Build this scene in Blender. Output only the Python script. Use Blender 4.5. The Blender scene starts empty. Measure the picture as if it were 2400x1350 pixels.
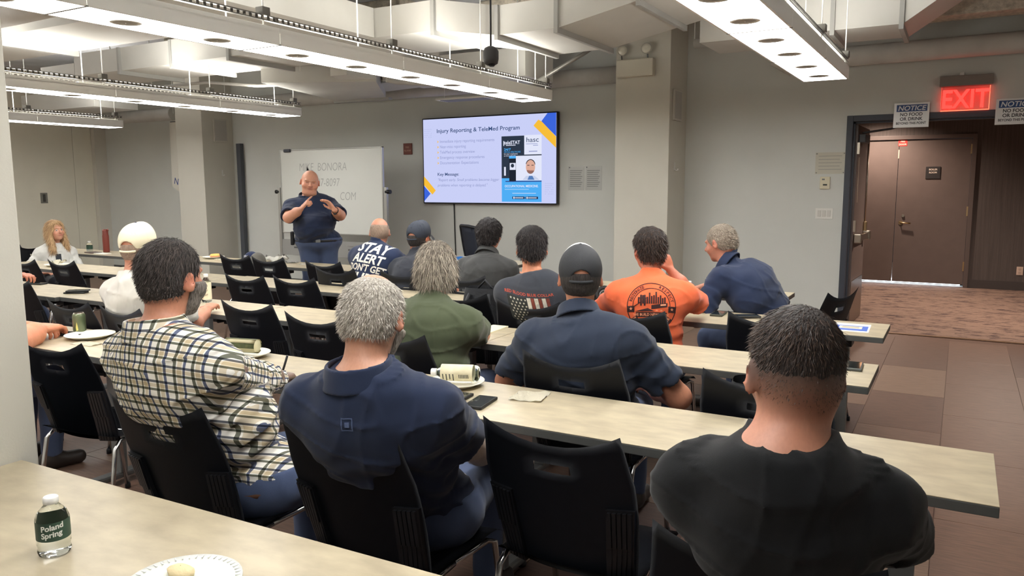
import bpy, bmesh, math, random, time
import numpy as np
from mathutils import Vector, Matrix
from mathutils.bvhtree import BVHTree
random.seed(7)
S = bpy.context.scene
COL = S.collection
PI = math.pi

# ------------------------------------------------------------------ camera, world, light, exposure
CAMH = 1.55
cam_d = bpy.data.cameras.new('camera'); cam = bpy.data.objects.new('camera', cam_d); COL.objects.link(cam)
YAW, PITCH, ROLL = -.520655, -.130979, -.0040395
cy, sy, cp, sp = math.cos(YAW), math.sin(YAW), math.cos(PITCH), math.sin(PITCH)
_fw = Vector((sy*cp, cy*cp, sp)); _r = Vector((cy, -sy, 0)); _u = _r.cross(_fw)
_r2 = math.cos(ROLL)*_r + math.sin(ROLL)*_u; _u2 = -math.sin(ROLL)*_r + math.cos(ROLL)*_u
_m = Matrix.Identity(4)
for i in range(3):
    _m[i][0] = _r2[i]; _m[i][1] = _u2[i]; _m[i][2] = -_fw[i]
_m[0][3], _m[1][3], _m[2][3] = 0, 0, CAMH
cam.matrix_world = _m
cam_d.sensor_width = 36; cam_d.lens = 1830.2/2400*36; cam_d.clip_start = .05; cam_d.clip_end = 100
S.camera = cam
w = bpy.data.worlds.new('world'); S.world = w; w.use_nodes = True
w.node_tree.nodes['Background'].inputs[0].default_value = (.75, .8, .9, 1)
w.node_tree.nodes['Background'].inputs[1].default_value = .02
S.view_settings.view_transform = 'Standard'; S.view_settings.look = 'None'
S.view_settings.gamma = 1; S.view_settings.use_curve_mapping = False
S.view_settings.exposure = .95
PANEL_E, UP_E, SCREEN_E = 9.0, 9.5, .95

# ------------------------------------------------------------------ materials
def lin(c):
    return tuple(((x/255+.055)/1.055)**2.4 if x > 10 else x/255/12.92 for x in c)
MATS = {}
def mat(name, rgb, rough=.6, metal=0, spec=.5, bump=0, bscale=60, var=0, vscale=4, emit=None, est=0, trans=0, coat=0, sheen=0, stretch=None, var2=None):
    """procedural principled material: colour mottled by noise, relief from noise"""
    if name in MATS: return MATS[name]
    m = bpy.data.materials.new(name); m.use_nodes = True; MATS[name] = m
    nt = m.node_tree; b = nt.nodes['Principled BSDF']
    c = lin(rgb) + (1,)
    b.inputs['Base Color'].default_value = c; b.inputs['Roughness'].default_value = rough; b.inputs['Metallic'].default_value = metal
    b.inputs['Specular IOR Level'].default_value = spec
    if coat: b.inputs['Coat Weight'].default_value = coat
    if sheen: b.inputs['Sheen Weight'].default_value = sheen
    if trans: b.inputs['Transmission Weight'].default_value = trans; b.inputs['IOR'].default_value = 1.33
    if emit: b.inputs['Emission Color'].default_value = lin(emit) + (1,); b.inputs['Emission Strength'].default_value = est
    tc = nt.nodes.new('ShaderNodeTexCoord'); src = tc.outputs['Object']
    if stretch:
        mp = nt.nodes.new('ShaderNodeMapping'); mp.inputs['Scale'].default_value = stretch
        nt.links.new(src, mp.inputs[0]); src = mp.outputs[0]
    if var or var2:
        n = nt.nodes.new('ShaderNodeTexNoise'); n.inputs['Scale'].default_value = vscale; n.inputs['Detail'].default_value = 6
        nt.links.new(src, n.inputs['Vector'])
        mx = nt.nodes.new('ShaderNodeMix'); mx.data_type = 'RGBA'
        d = lin(var2) if var2 else tuple(max(0, x*(1-var)) for x in c[:3])
        mx.inputs[6].default_value = d + (1,)
        mx.inputs[7].default_value = c if var2 else tuple(min(1, x*(1+var)) for x in c[:3]) + (1,)
        rm = nt.nodes.new('ShaderNodeMapRange'); rm.inputs[1].default_value = .3; rm.inputs[2].default_value = .7
        nt.links.new(n.outputs[0], rm.inputs[0]); nt.links.new(rm.outputs[0], mx.inputs[0]); nt.links.new(mx.outputs[2], b.inputs['Base Color'])
    if bump:
        n2 = nt.nodes.new('ShaderNodeTexNoise'); n2.inputs['Scale'].default_value = bscale; n2.inputs['Detail'].default_value = 4
        nt.links.new(src, n2.inputs['Vector'])
        bp = nt.nodes.new('ShaderNodeBump'); bp.inputs['Strength'].default_value = bump; bp.inputs['Distance'].default_value = .01
        nt.links.new(n2.outputs[0], bp.inputs['Height']); nt.links.new(bp.outputs[0], b.inputs['Normal'])
    return m
def emat(name, rgb, st):
    if name in MATS: return MATS[name]
    m = bpy.data.materials.new(name); m.use_nodes = True; MATS[name] = m
    nt = m.node_tree; nt.nodes.clear()
    e = nt.nodes.new('ShaderNodeEmission'); o = nt.nodes.new('ShaderNodeOutputMaterial')
    e.inputs[0].default_value = lin(rgb) + (1,); e.inputs[1].default_value = st
    nt.links.new(e.outputs[0], o.inputs[0]); return m
def glass(name, rgb=(235, 240, 240), rough=.03, a=.25):
    if name in MATS: return MATS[name]
    m = bpy.data.materials.new(name); m.use_nodes = True; MATS[name] = m
    nt = m.node_tree; b = nt.nodes['Principled BSDF']
    b.inputs['Base Color'].default_value = lin(rgb) + (1,); b.inputs['Roughness'].default_value = rough
    b.inputs['Transmission Weight'].default_value = 1; b.inputs['IOR'].default_value = 1.2
    return m
WALL = mat('wall_paint', (214, 216, 210), .85, var=.03, vscale=1.5, bump=.05, bscale=180)
PILLAR = mat('pillar_paint', (208, 205, 193), .8, var=.03, vscale=2, bump=.05, bscale=150)
CEIL = mat('ceiling_paint', (208, 211, 216), .9, var=.12, vscale=3, bump=.4, bscale=12)
DUCT = mat('duct_paint', (206, 205, 199), .55, var=.05, vscale=2, bump=.1, bscale=4)
DUCT2 = mat('duct_seam_paint', (170, 170, 166), .55, var=.05, vscale=3)
PIPE = mat('pipe_paint', (194, 192, 186), .6, var=.08, vscale=5, bump=.25, bscale=25)
CONC = mat('rough_beam', (196, 188, 172), .95, var=.25, vscale=22, bump=1, bscale=45)
LAM = mat('table_laminate', (194, 182, 154), .36, vscale=9, spec=.45, stretch=(1, 2.0, 1), var2=(168, 156, 132))
EDGE = mat('table_edge', (82, 83, 81), .5, var=.06, vscale=30)
STEEL = mat('grey_powder_steel', (120, 122, 122), .45, metal=.4)
BLKP = mat('black_plastic', (25, 28, 35), .42, bump=.12, bscale=900, spec=.45)
BLKR = mat('black_bracket_plastic', (18, 20, 25), .5, bump=.1, bscale=500)
CHROME = mat('chrome', (205, 205, 205), .15, metal=1)
BLACK = mat('matte_black', (20, 20, 22), .5)
WHITE = mat('white_plastic', (228, 227, 220), .4)
PAPER = mat('paper', (236, 234, 226), .7, bump=.1, bscale=30)
NAPKIN = mat('napkin_paper', (238, 232, 212), .9, bump=.5, bscale=120)

# ------------------------------------------------------------------ object helpers
def tag(o, label=None, cat=None, group=None, kind=None):
    if label: o['label'] = label
    if cat: o['category'] = cat
    if group: o['group'] = group
    if kind: o['kind'] = kind
    return o
def empty(name, loc=(0, 0, 0), rz=0, label=None, cat=None, group=None):
    o = bpy.data.objects.new(name, None); COL.objects.link(o); o.location = loc; o.rotation_euler = (0, 0, rz); o.empty_display_size = .1
    return tag(o, label, cat, group)
def link(name, me, parent=None, loc=None, rot=None):
    o = bpy.data.objects.new(name, me); COL.objects.link(o)
    if parent: o.parent = parent
    if loc is not None: o.location = loc
    if rot: o.rotation_euler = rot
    return o
class MB:
    """collects boxes, tubes and lathes into one mesh"""
    def __init__(s): s.bm = bmesh.new(); s.mi = 0
    def box(s, a, b, bev=0, mi=None):
        x0, y0, z0 = a; x1, y1, z1 = b
        v = [s.bm.verts.new(p) for p in ((x0,y0,z0),(x1,y0,z0),(x1,y1,z0),(x0,y1,z0),(x0,y0,z1),(x1,y0,z1),(x1,y1,z1),(x0,y1,z1))]
        fs = [s.bm.faces.new([v[i] for i in q]) for q in ((3,2,1,0),(4,5,6,7),(0,1,5,4),(1,2,6,5),(2,3,7,6),(3,0,4,7))]
        for f in fs: f.material_index = s.mi if mi is None else mi
        if bev:
            es = list({e for f in fs for e in f.edges})
            bmesh.ops.bevel(s.bm, geom=es, offset=bev, segments=2, affect='EDGES', profile=.6)
        return s
    def hexa(s, pts, mi=0):
        """8 corner points ordered like box"""
        v = [s.bm.verts.new(p) for p in pts]
        for q in ((3,2,1,0),(4,5,6,7),(0,1,5,4),(1,2,6,5),(2,3,7,6),(3,0,4,7)):
            f = s.bm.faces.new([v[i] for i in q]); f.material_index = mi
        return s
    def tube(s, pts, r, n=10, cap=True, mi=0):
        pts = [Vector(p) for p in pts]; rs = r if isinstance(r, (list, tuple)) else [r]*len(pts)
        rings = []; up = None
        for i, p in enumerate(pts):
            t = (pts[min(i+1, len(pts)-1)] - pts[max(i-1, 0)]).normalized()
            if up is None: up = t.orthogonal().normalized()
            up = (up - t*up.dot(t)); up = up.normalized() if up.length > 1e-6 else t.orthogonal().normalized()
            sd = t.cross(up)
            rings.append([s.bm.verts.new(p + (up*math.cos(2*PI*k/n) + sd*math.sin(2*PI*k/n))*rs[i]) for k in range(n)])
        for a, b in zip(rings, rings[1:]):
            for k in range(n):
                f = s.bm.faces.new((a[k], a[(k+1)%n], b[(k+1)%n], b[k])); f.smooth = True; f.material_index = mi
        if cap:
            for rg, rv in ((rings[0], True), (rings[-1], False)):
                f = s.bm.faces.new(rg[::-1] if rv else rg); f.material_index = mi
        return s
    def lathe(s, prof, n=24, c=(0, 0, 0), mi=0, caps=True):
        rings = [[s.bm.verts.new((c[0]+r*math.cos(2*PI*k/n), c[1]+r*math.sin(2*PI*k/n), c[2]+z)) for k in range(n)] for r, z in prof]
        for a, b in zip(rings, rings[1:]):
            for k in range(n):
                f = s.bm.faces.new((a[k], a[(k+1)%n], b[(k+1)%n], b[k])); f.smooth = True; f.material_index = mi
        if caps:
            f = s.bm.faces.new(rings[0][::-1]); f.material_index = mi; f = s.bm.faces.new(rings[-1]); f.material_index = mi
        return s
    def poly(s, pts, depth=0, axis=(0, 0, 1), mi=0):
        """flat polygon, extruded by depth along axis"""
        v = [s.bm.verts.new(p) for p in pts]; f = s.bm.faces.new(v); f.material_index = mi
        if depth:
            r = bmesh.ops.extrude_face_region(s.bm, geom=[f]); d = Vector(axis)*depth
            vs = [g for g in r['geom'] if isinstance(g, bmesh.types.BMVert)]
            for x in vs: x.co += d
            for g in r['geom']:
                if isinstance(g, bmesh.types.BMFace): g.material_index = mi
        return s
    def grid(s, fn, nu, nv, thick=0, skip=None, smooth=True, mi=0):
        """surface fn(i,j)->point over nu x nv cells, optionally solid"""
        V = [[s.bm.verts.new(fn(i, j)) for j in range(nv+1)] for i in range(nu+1)]
        fs = []
        for i in range(nu):
            for j in range(nv):
                if skip and skip(i, j): continue
                f = s.bm.faces.new((V[i][j], V[i+1][j], V[i+1][j+1], V[i][j+1])); f.smooth = smooth; f.material_index = mi; fs.append(f)
        for row in V:
            for v in row:
                if not v.link_faces: s.bm.verts.remove(v)
        if thick: bmesh.ops.solidify(s.bm, geom=fs, thickness=thick)
        return s
    def mesh(s, name, *ms):
        me = bpy.data.meshes.new(name); bmesh.ops.recalc_face_normals(s.bm, faces=s.bm.faces); s.bm.to_mesh(me); s.bm.free()
        for m in ms: me.materials.append(m)
        return me
    def build(s, name, m, parent=None, loc=None, rot=None):
        ms = m if isinstance(m, (list, tuple)) else [m]
        return link(name, s.mesh(name, *ms), parent, loc, rot)
def bx(name, a, b, m, parent=None, bev=0, loc=None, rot=None):
    return MB().box(a, b, bev).build(name, m, parent, loc, rot)
def struct(o): o['kind'] = 'structure'; return o
def copy_tree(o, parent=None):
    c = o.copy(); COL.objects.link(c); c.parent = parent
    for ch in list(o.children): copy_tree(ch, c)
    return c
_fonts = {}
def text_mesh(s, size, bold=0, shear=0, extrude=0, align='LEFT', space=1.0, sx=1.0, sharp=4):
    cu = bpy.data.curves.new('text', 'FONT'); cu.body = s; cu.size = size; cu.offset = bold*size; cu.shear = shear; cu.extrude = extrude
    cu.align_x = align; cu.space_character = space; cu.resolution_u = sharp
    o = bpy.data.objects.new('text', cu); COL.objects.link(o)
    dg = bpy.context.evaluated_depsgraph_get(); me = bpy.data.meshes.new_from_object(o.evaluated_get(dg))
    bpy.data.objects.remove(o); bpy.data.curves.remove(cu)
    if sx != 1.0:
        for v in me.vertices: v.co.x *= sx
    me.materials.clear()
    return me
def text(name, s, size, m, parent, loc, rot=(PI/2, 0, 0), **k):
    me = text_mesh(s, size, **k); me.materials.append(m); me.name = name
    return link(name, me, parent, loc, rot)
# ------------------------------------------------------------------ room shell
FY = 8.95; XL, XR, YB, ZC = -13.83, 2.6, -2.6, 3.5
def tile_mat(i, c, c2):
    return mat('floor_tile_%d' % i, c, .42, var2=c2, vscale=9, bump=.08, bscale=60, stretch=(1, 9, 1), spec=.4)
TM = [tile_mat(0, (132, 104, 88), (106, 84, 72)), tile_mat(1, (116, 89, 75), (93, 72, 61)), tile_mat(2, (142, 115, 96), (118, 95, 80)), tile_mat(3, (98, 76, 67), (80, 62, 55))]
floor = struct(bx('floor', (XL, YB, -.1), (XR, FY, -.004), TM[1]))
_tm = []
for t in range(4):
    b = MB()
    b.box((-.2395, -.4735, -.003), (.2395, .4735, .0), .0012)
    _tm.append(b.mesh('tile', TM[t]))
for ci in range(-13, 6):
    x = -.2655 + ci*.4825
    off = 6.845 if ci % 2 == 0 else 6.37
    for rj in range(-9, 3):
        y = off + rj*.95
        if y - .48 < YB or y + .47 > FY + .02 or x > 2.3: continue
        o = link('tile', _tm[random.choice((0, 0, 1, 1, 2, 3))], floor, (x, y, .0))
wall_f = empty('wall_front'); struct(wall_f)
bx('wall_panel', (XL-.1, FY, 0), (-1.09, FY+.12, ZC), WALL, wall_f)
bx('wall_panel', (-1.09, FY, 2.25), (.86, FY+.12, ZC), WALL, wall_f)
bx('wall_panel', (.86, FY, 0), (XR+.1, FY+.12, ZC), WALL, wall_f)
struct(bx('wall_back', (XL-.1, YB-.1, 0), (XR+.1, YB, ZC), WALL))
struct(bx('wall_right', (XR, YB, 0), (XR+.1, FY, ZC), WALL))
struct(bx('ceiling', (XL-.1, YB-.1, ZC), (XR+.1, FY+.12, ZC+.1), CEIL))
# folding partition on the left: separate panels with fine joints
PART = mat('partition_fabric', (236, 232, 214), .9, var=.04, vscale=2, bump=.15, bscale=300)
wl = struct(empty('wall_left'))
yy = YB
while yy < FY - .3:
    y2 = min(yy + 1.22, FY-.22)
    bx('panel', (XL-.1, yy+.003, .02), (XL, y2-.003, ZC), PART, wl, .004); yy = y2
bx('jamb', (XL-.1, FY-.22, 0), (XL+.1, FY, ZC), mat('jamb_white', (214, 210, 198), .6), wl)
hb = empty('pull_handle', (XL+.001, 7.80, 1.36), 0, 'recessed grey pull plate in the folding partition behind the seated woman', 'handle')
bx('plate', (0, -.06, -.09), (.008, .06, .09), mat('grey_plate', (128, 127, 118), .5), hb, .002)
bx('recess', (.008, -.022, -.065), (.012, .022, .065), mat('dark_recess', (70, 70, 66), .6), hb)
# skirting
BASE = mat('baseboard_grey', (92, 92, 90), .5)
bs = struct(empty('baseboard_front'))
bx('skirting', (XL, FY-.012, 0), (-1.09, FY, .10), BASE, bs)
# pillars
PIL = []
def pillar(name, x1, y0, y1, wdt, z=ZC):
    o = struct(bx(name, (x1-wdt, y0, 0), (x1, y1, z), PILLAR, None, .006)); return o
pillar('wall_column_right', -2.81, 8.35, FY, .63)
pillar('wall_column_left', -10.35, 8.35, FY, .62)
pillar('wall_column_near', -2.40, .45, 1.274, .62)
# things on the pillars
def speaker_panel(x, y0, y1, z0, z1, label):
    e = empty('white_panel', (x, (y0+y1)/2, z0), 0, label, 'wall panel')
    bx('frame', (0, -(y1-y0)/2, 0), (.025, (y1-y0)/2, z1-z0), mat('panel_white', (205, 202, 192), .5), e, .006)
    bx('face', (.025, -(y1-y0)/2+.02, .02), (.028, (y1-y0)/2-.02, z1-z0-.02), mat('panel_face', (186, 184, 178), .6, bump=.2, bscale=400), e)
speaker_panel(-2.81, 8.44, 8.70, 2.25, 2.585, 'flat white panel on the side of the pillar right of the television')
speaker_panel(-10.35, 8.56, 8.82, 2.25, 2.61, 'flat white panel on the side of the pillar left of the whiteboard')
def hook(x, y, z, label):
    e = empty('coat_hook', (x, y, z), 0, label, 'hook')
    bx('plate', (0, -.012, -.03), (.006, .012, .06), WHITE, e, .003)
    MB().tube([(.004, 0, -.005), (.02, 0, -.03), (.04, 0, -.03), (.046, 0, -.012)], .007, 8).build('prong', WHITE, e)
hook(-2.81, 8.55, 1.735, 'small white hook on the side of the pillar right of the television')
hook(-10.35, 8.70, 1.75, 'small white hook on the pillar left of the whiteboard')
# emergency light
e = empty('emergency_light', (-3.19, 8.35, 2.72), 0, 'emergency light with two round lamps high on the right pillar', 'emergency light')
bx('housing', (-.21, -.09, 0), (.21, 0, .19), mat('emergency_housing', (206, 201, 184), .5), e, .012)
for sx in (-.165, .135):
    MB().tube([(sx, -.04, .19), (sx, -.05, .24)], .008, 8).build('stem', STEEL, e)
    m = MB(); m.lathe([(.03, 0), (.05, .02), (.06, .05), (.062, .06)], 20)
    h = m.build('lamp_head', mat('lamp_head', (190, 188, 176), .4), e, (sx, -.05+.02, .28), (math.radians(80), 0, math.radians(25 if sx < 0 else 0)))
    m = MB(); m.lathe([(.054, .0), (.05, .008), (.02, .014)], 20); m.build('lens', mat('lamp_lens', (225, 222, 205), .15, spec=.8), h, (0, 0, .059))

# ------------------------------------------------------------------ doorway, corridor
FRM = mat('door_frame_slate', (60, 64, 74), .5, var=.05, vscale=8)
d1 = struct(empty('door_1'))
bx('jamb', (-1.09, FY-.025, 0), (-1.03, FY+.15, 2.25), FRM, d1, .004)
bx('jamb', (.80, FY-.025, 0), (.86, FY+.15, 2.25), FRM, d1, .004)
bx('head', (-1.03, FY-.025, 2.19), (.80, FY+.15, 2.25), FRM, d1, .004)
bx('stop', (-1.03, FY+.05, 0), (-1.012, FY+.11, 2.19), FRM, d1)
bx('stop', (-1.03, FY+.05, 2.172), (.80, FY+.11, 2.19), FRM, d1)
DOORB = mat('door_brown', (102, 89, 84), .45, var=.06, vscale=6)
leaf = bx('door_leaf', (0, -.022, .012), (.90, .022, 2.165), DOORB, d1, .003)
leaf.location = (-1.012, FY+.11, 0); leaf.rotation_euler = (0, 0, math.radians(88.5))
BRS = mat('satin_brass', (190, 165, 125), .3, metal=1)
SAT = mat('satin_steel', (175, 165, 150), .3, metal=1)
for z in (.3, 1.1, 1.92): bx('hinge', (-.012, -.045, z-.06), (.03, -.020, z+.06), SAT, leaf)
bx('kick_plate', (.02, -.026, .02), (.88, -.022, .5), mat('kick_plate', (120, 104, 90), .28, metal=.9), leaf)
bx('edge_strip', (.14, -.026, 1.35), (.155, -.022, 1.83), mat('cream_label', (196, 180, 160), .5), leaf)
bx('closer_body', (.06, -.09, 1.98), (.36, -.022, 2.07), mat('closer_grey', (72, 72, 74), .45), leaf, .01)
MB().tube([(.12, -.05, 2.085), (.33, -.30, 2.13), (.02, -.42, 2.14)], .012, 6).build('closer_arm', mat('closer_grey', (0, 0, 0)), leaf)
bx('panic_bar', (.05, -.085, .93), (.80, -.05, 1.0), SAT, leaf, .008)
bx('panic_bar_end', (.04, -.10, .915), (.12, -.022, 1.015), SAT, leaf, .01)
bx('panic_bar_end', (.74, -.10, .915), (.84, -.022, 1.015), SAT, leaf, .01)
MB().tube([(.78, -.035, 1.01), (.78, -.035, 2.1)], .009, 6).build('vertical_rod', SAT, leaf)
bx('bolt_case', (.75, -.06, 1.01), (.81, -.022, 1.12), BRS, leaf, .01)
MB().tube([(.02, -.03, .02), (.10, -.16, .012), (.2, -.03, .02)], .01, 6).build('door_stop', SAT, leaf)
# corridor
WP = mat('corridor_wallcover', (86, 78, 75), .8, var=.18, vscale=40, bump=.3, bscale=120, stretch=(1, 1, .03))
cfl = struct(bx('floor_corridor', (-4, FY+.001, -.1), (4, 13.5, .004), mat('carpet', (146, 120, 104), .95, var=.12, vscale=160, bump=.6, bscale=300)))
cm = MATS['carpet']; nt = cm.node_tree
b = nt.nodes['Principled BSDF']; lk = b.inputs['Base Color'].links[0].from_socket
tcn = nt.nodes.new('ShaderNodeTexCoord'); mp = nt.nodes.new('ShaderNodeMapping'); mp.inputs['Scale'].default_value = (1.1, 2.6, 1)
nn = nt.nodes.new('ShaderNodeTexNoise'); nn.inputs['Scale'].default_value = 2.0; nn.inputs['Detail'].default_value = 5; nn.inputs['Roughness'].default_value = .75
nt.links.new(tcn.outputs['Object'], mp.inputs[0]); nt.links.new(mp.outputs[0], nn.inputs['Vector'])
mp3 = nt.nodes.new('ShaderNodeMapping'); mp3.inputs['Scale'].default_value = (7, 42, 1); nt.links.new(tcn.outputs['Object'], mp3.inputs[0])
n3 = nt.nodes.new('ShaderNodeTexNoise'); n3.inputs['Scale'].default_value = 1.0; n3.inputs['Detail'].default_value = 2; nt.links.new(mp3.outputs[0], n3.inputs['Vector'])
ad3 = nt.nodes.new('ShaderNodeMath'); ad3.operation = 'ADD'; nt.links.new(nn.outputs[0], ad3.inputs[0]); nt.links.new(n3.outputs[0], ad3.inputs[1])
rp = nt.nodes.new('ShaderNodeMapRange'); rp.inputs[1].default_value = 1.055; rp.inputs[2].default_value = 1.09; nt.links.new(ad3.outputs[0], rp.inputs[0])
mx = nt.nodes.new('ShaderNodeMix'); mx.data_type = 'RGBA'; mx.inputs[7].default_value = lin((84, 64, 60)) + (1,)
nt.links.new(rp.outputs[0], mx.inputs[0]); nt.links.new(lk, mx.inputs[6]); nt.links.new(mx.outputs[2], b.inputs['Base Color'])
struct(bx('trim_1', (-1.03, FY-.03, 0), (.80, FY+.01, .008), mat('threshold_metal', (170, 140, 115), .35, metal=.8)))
wc = struct(empty('wall_corridor'))
bx('wall_panel', (-4, 13.4, 0), (-1.78, 13.5, 2.7), WP, wc)
bx('wall_panel', (.145, 13.4, 0), (4, 13.5, 2.7), WP, wc)
bx('wall_panel', (-1.78, 13.4, 2.27), (.145, 13.5, 2.7), WP, wc)
bx('wall_panel', (-4.1, FY+.13, 0), (-4, 13.5, 2.7), WP, wc); bx('wall_panel', (4, FY+.13, 0), (4.1, 13.5, 2.7), WP, wc)
bx('skirting', (.145, 13.385, 0), (4, 13.4, .13), mat('dark_skirting', (66, 59, 57), .5), wc)
struct(bx('ceiling_corridor', (-4, FY+.12, 2.7), (4, 13.5, 2.8), mat('corridor_ceiling', (150, 125, 108), .9)))
d2 = struct(empty('door_2', (0, 13.4, 0)))
FR2 = mat('door_frame_brown', (92, 80, 76), .5)
bx('jamb', (.085, -.03, 0), (.145, .06, 2.27), FR2, d2, .004); bx('jamb', (-1.78, -.03, 0), (-1.72, .06, 2.27), FR2, d2, .004)
bx('head', (-1.72, -.03, 2.21), (.085, .06, 2.27), FR2, d2, .004)
l2 = bx('door_leaf', (-.876, 0, .045), (.083, .045, 2.205), DOORB, d2, .002)
bx('door_leaf', (-1.72, 0, .045), (-.882, .045, 2.205), DOORB, d2, .002)
for z in (.32, 1.14, 2.05): bx('hinge', (.066, -.012, z-.07), (.086, 0, z+.07), BRS, l2)
MB().tube([(-.80, -.0, .955), (-.80, -.05, .955), (-.66, -.055, .95)], .012, 8).build('lever', BRS, l2)
MB().lathe([(.03, 0), (.03, .012)], 16).build('rose', BRS, l2, (-.80, 0, .955), (PI/2, 0, 0))
MB().lathe([(.024, 0), (.02, .02)], 16).build('lock_cylinder', SAT, l2, (-.77, 0, 1.06), (PI/2, 0, 0))
sg = bx('room_plate', (-.50, -.012, 1.62), (-.306, 0, 1.80), mat('plate_dark', (45, 42, 42), .5), l2, .003)
text('lettering', 'BOILER', .035, mat('letter_cream', (220, 205, 190), .6), sg, (-.403, -.0135, 1.745), bold=.02, align='CENTER')
text('lettering', 'ROOM', .035, MATS['letter_cream'], sg, (-.403, -.0135, 1.70), bold=.02, align='CENTER')
fs = bx('fire_door_sticker', (-.894, -.003, 2.114), (-.772, 0, 2.222), mat('sticker_red', (205, 48, 42), .5), l2)
for z, t in ((2.172, 'FIRE'), (2.128, 'DOOR')): text('lettering', t, .034, MATS['letter_cream'], fs, (-.833, -.0045, z), bold=.02, align='CENTER')
bx('edge_strip', (-.886, -.004, 1.93), (-.872, 0, 2.06), MATS['cream_label'], l2)
# glowing strip added at floor level, standing for boiler room light under the leaves
bl = empty('door_gap_glow', (-.85, 13.62, .02), 0, 'glowing strip added behind the brown corridor door as light leaking under it', 'lamp')
bx('tube', (-.8, 0, 0), (.9, .02, .05), emat('strip_glow', (225, 240, 255), 9), bl)  # plain emitting box in place of the room's own light
bx('glow_backing', (-.8, .02, -.01), (.9, .03, .3), WHITE, bl)
struct(bx('floor_boiler_room', (-1.8, 13.5, -.1), (.2, 13.8, 0), mat('boiler_floor', (150, 148, 142), .8)))
dl = empty('corridor_downlight', (-1.15, 12.75, 2.7), 0, 'warm recessed downlight in the corridor ceiling', 'lamp')
MB().lathe([(.07, 0), (.075, -.012), (.06, -.012), (.055, 0)], 20, caps=False).build('rim', SAT, dl)
MB().lathe([(.055, -.002), (.0005, -.003)], 20, caps=False).build('lens', emat('warm_lens', (255, 190, 140), 20), dl)
def light(kind, name, loc, energy, color, parent=None, **k):
    ld = bpy.data.lights.new(name, kind); ld.energy = energy; ld.color = color
    for a, v in k.items(): setattr(ld, a, v)
    o = bpy.data.objects.new(name, ld); COL.objects.link(o); o.location = loc
    if parent: o.parent = parent
    return o
light('SPOT', 'downlight_glow', (0, 0, -.03), 120, (1, .80, .66), dl, spot_size=2.6, spot_blend=.8, shadow_soft_size=.05)
dl2 = empty('corridor_downlight', (.6, 10.2, 2.7), 0, 'warm recessed downlight in the corridor ceiling just past the doorway', 'lamp')
MB().lathe([(.07, 0), (.075, -.012), (.06, -.012), (.055, 0)], 20, caps=False).build('rim', SAT, dl2)
MB().lathe([(.055, -.002), (.0005, -.003)], 20, caps=False).build('lens', MATS['warm_lens'], dl2)
light('SPOT', 'downlight_glow', (0, 0, -.03), 170, (1, .82, .70), dl2, spot_size=2.6, spot_blend=.8, shadow_soft_size=.05)
def outlet(name, loc, label):
    e = empty(name, loc, 0, label, 'outlet')
    bx('plate', (-.04, -.006, -.06), (.04, 0, .06), mat('outlet_plate', (214, 190, 172), .4), e, .002)
    for z in (-.025, .025): bx('socket', (-.016, -.009, z-.014), (.016, -.006, z+.014), mat('outlet_socket', (190, 165, 150), .4), e, .004)
outlet('power_outlet', (.787, 13.399, .29), 'pale power outlet low on the dark corridor wall')

# ------------------------------------------------------------------ suspended light fixtures
DIFF = emat('lit_diffuser', (255, 253, 250), PANEL_E)
UPL = emat('lit_uplight', (255, 250, 241), UP_E)
HOUS = mat('fixture_housing', (238, 237, 232), .5)
RAIL = mat('fixture_rail', (120, 118, 112), .4, metal=.5)
SPOTR = mat('spot_ring', (225, 224, 216), .4); SPOTD = mat('spot_dark', (170, 167, 158), .4)
W_, H_, SEG = .36, .10, 1.22
_spot = MB().lathe([(.078, 0), (.078, -.004), (.062, -.006), (.058, -.001)], 24, caps=False).mesh('spot_ring', SPOTR)
_lens = MB().lathe([(.060, -.0015), (.03, -.003), (.028, -.006), (.001, -.006)], 24, caps=False).mesh('spot_lens', SPOTD)
_diff = MB().box((-W_/2+.014, -SEG/2+.006, 0), (W_/2-.014, SEG/2-.006, .012), .002).mesh('diffuser', DIFF)
_up = MB().box((-W_/2+.05, -SEG/2+.03, 0), (W_/2-.05, SEG/2-.03, .008)).mesh('uplight', UPL)
_side = MB().box((-.007, -SEG/2+.0015, 0), (.007, SEG/2-.0015, H_), .002).mesh('side_rail', HOUS)
_top = MB().box((-W_/2, -SEG/2, H_-.03), (W_/2, SEG/2, H_-.022)).mesh('tray', HOUS)
_rb = MB()
for zz in (0, .026): _rb.box((-.012, -SEG/2, zz), (.012, SEG/2, zz+.006))
k = -SEG/2
while k < SEG/2:
    _rb.box((-.012, k, .006), (-.008, k+.020, .026)); k += .046
_railm = _rb.mesh('perforated_rail', RAIL)
_drv = MB().box((-.06, -.14, 0), (.06, .14, .035), .004).mesh('driver_box', WHITE)
_seam = MB().box((-W_/2, -.008, 0), (W_/2, .008, .006)).mesh('joint_strip', RAIL)
_clamp = MB().box((-.03, -.03, 0), (.03, .03, .05), .004).mesh('clamp', RAIL)
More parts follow.
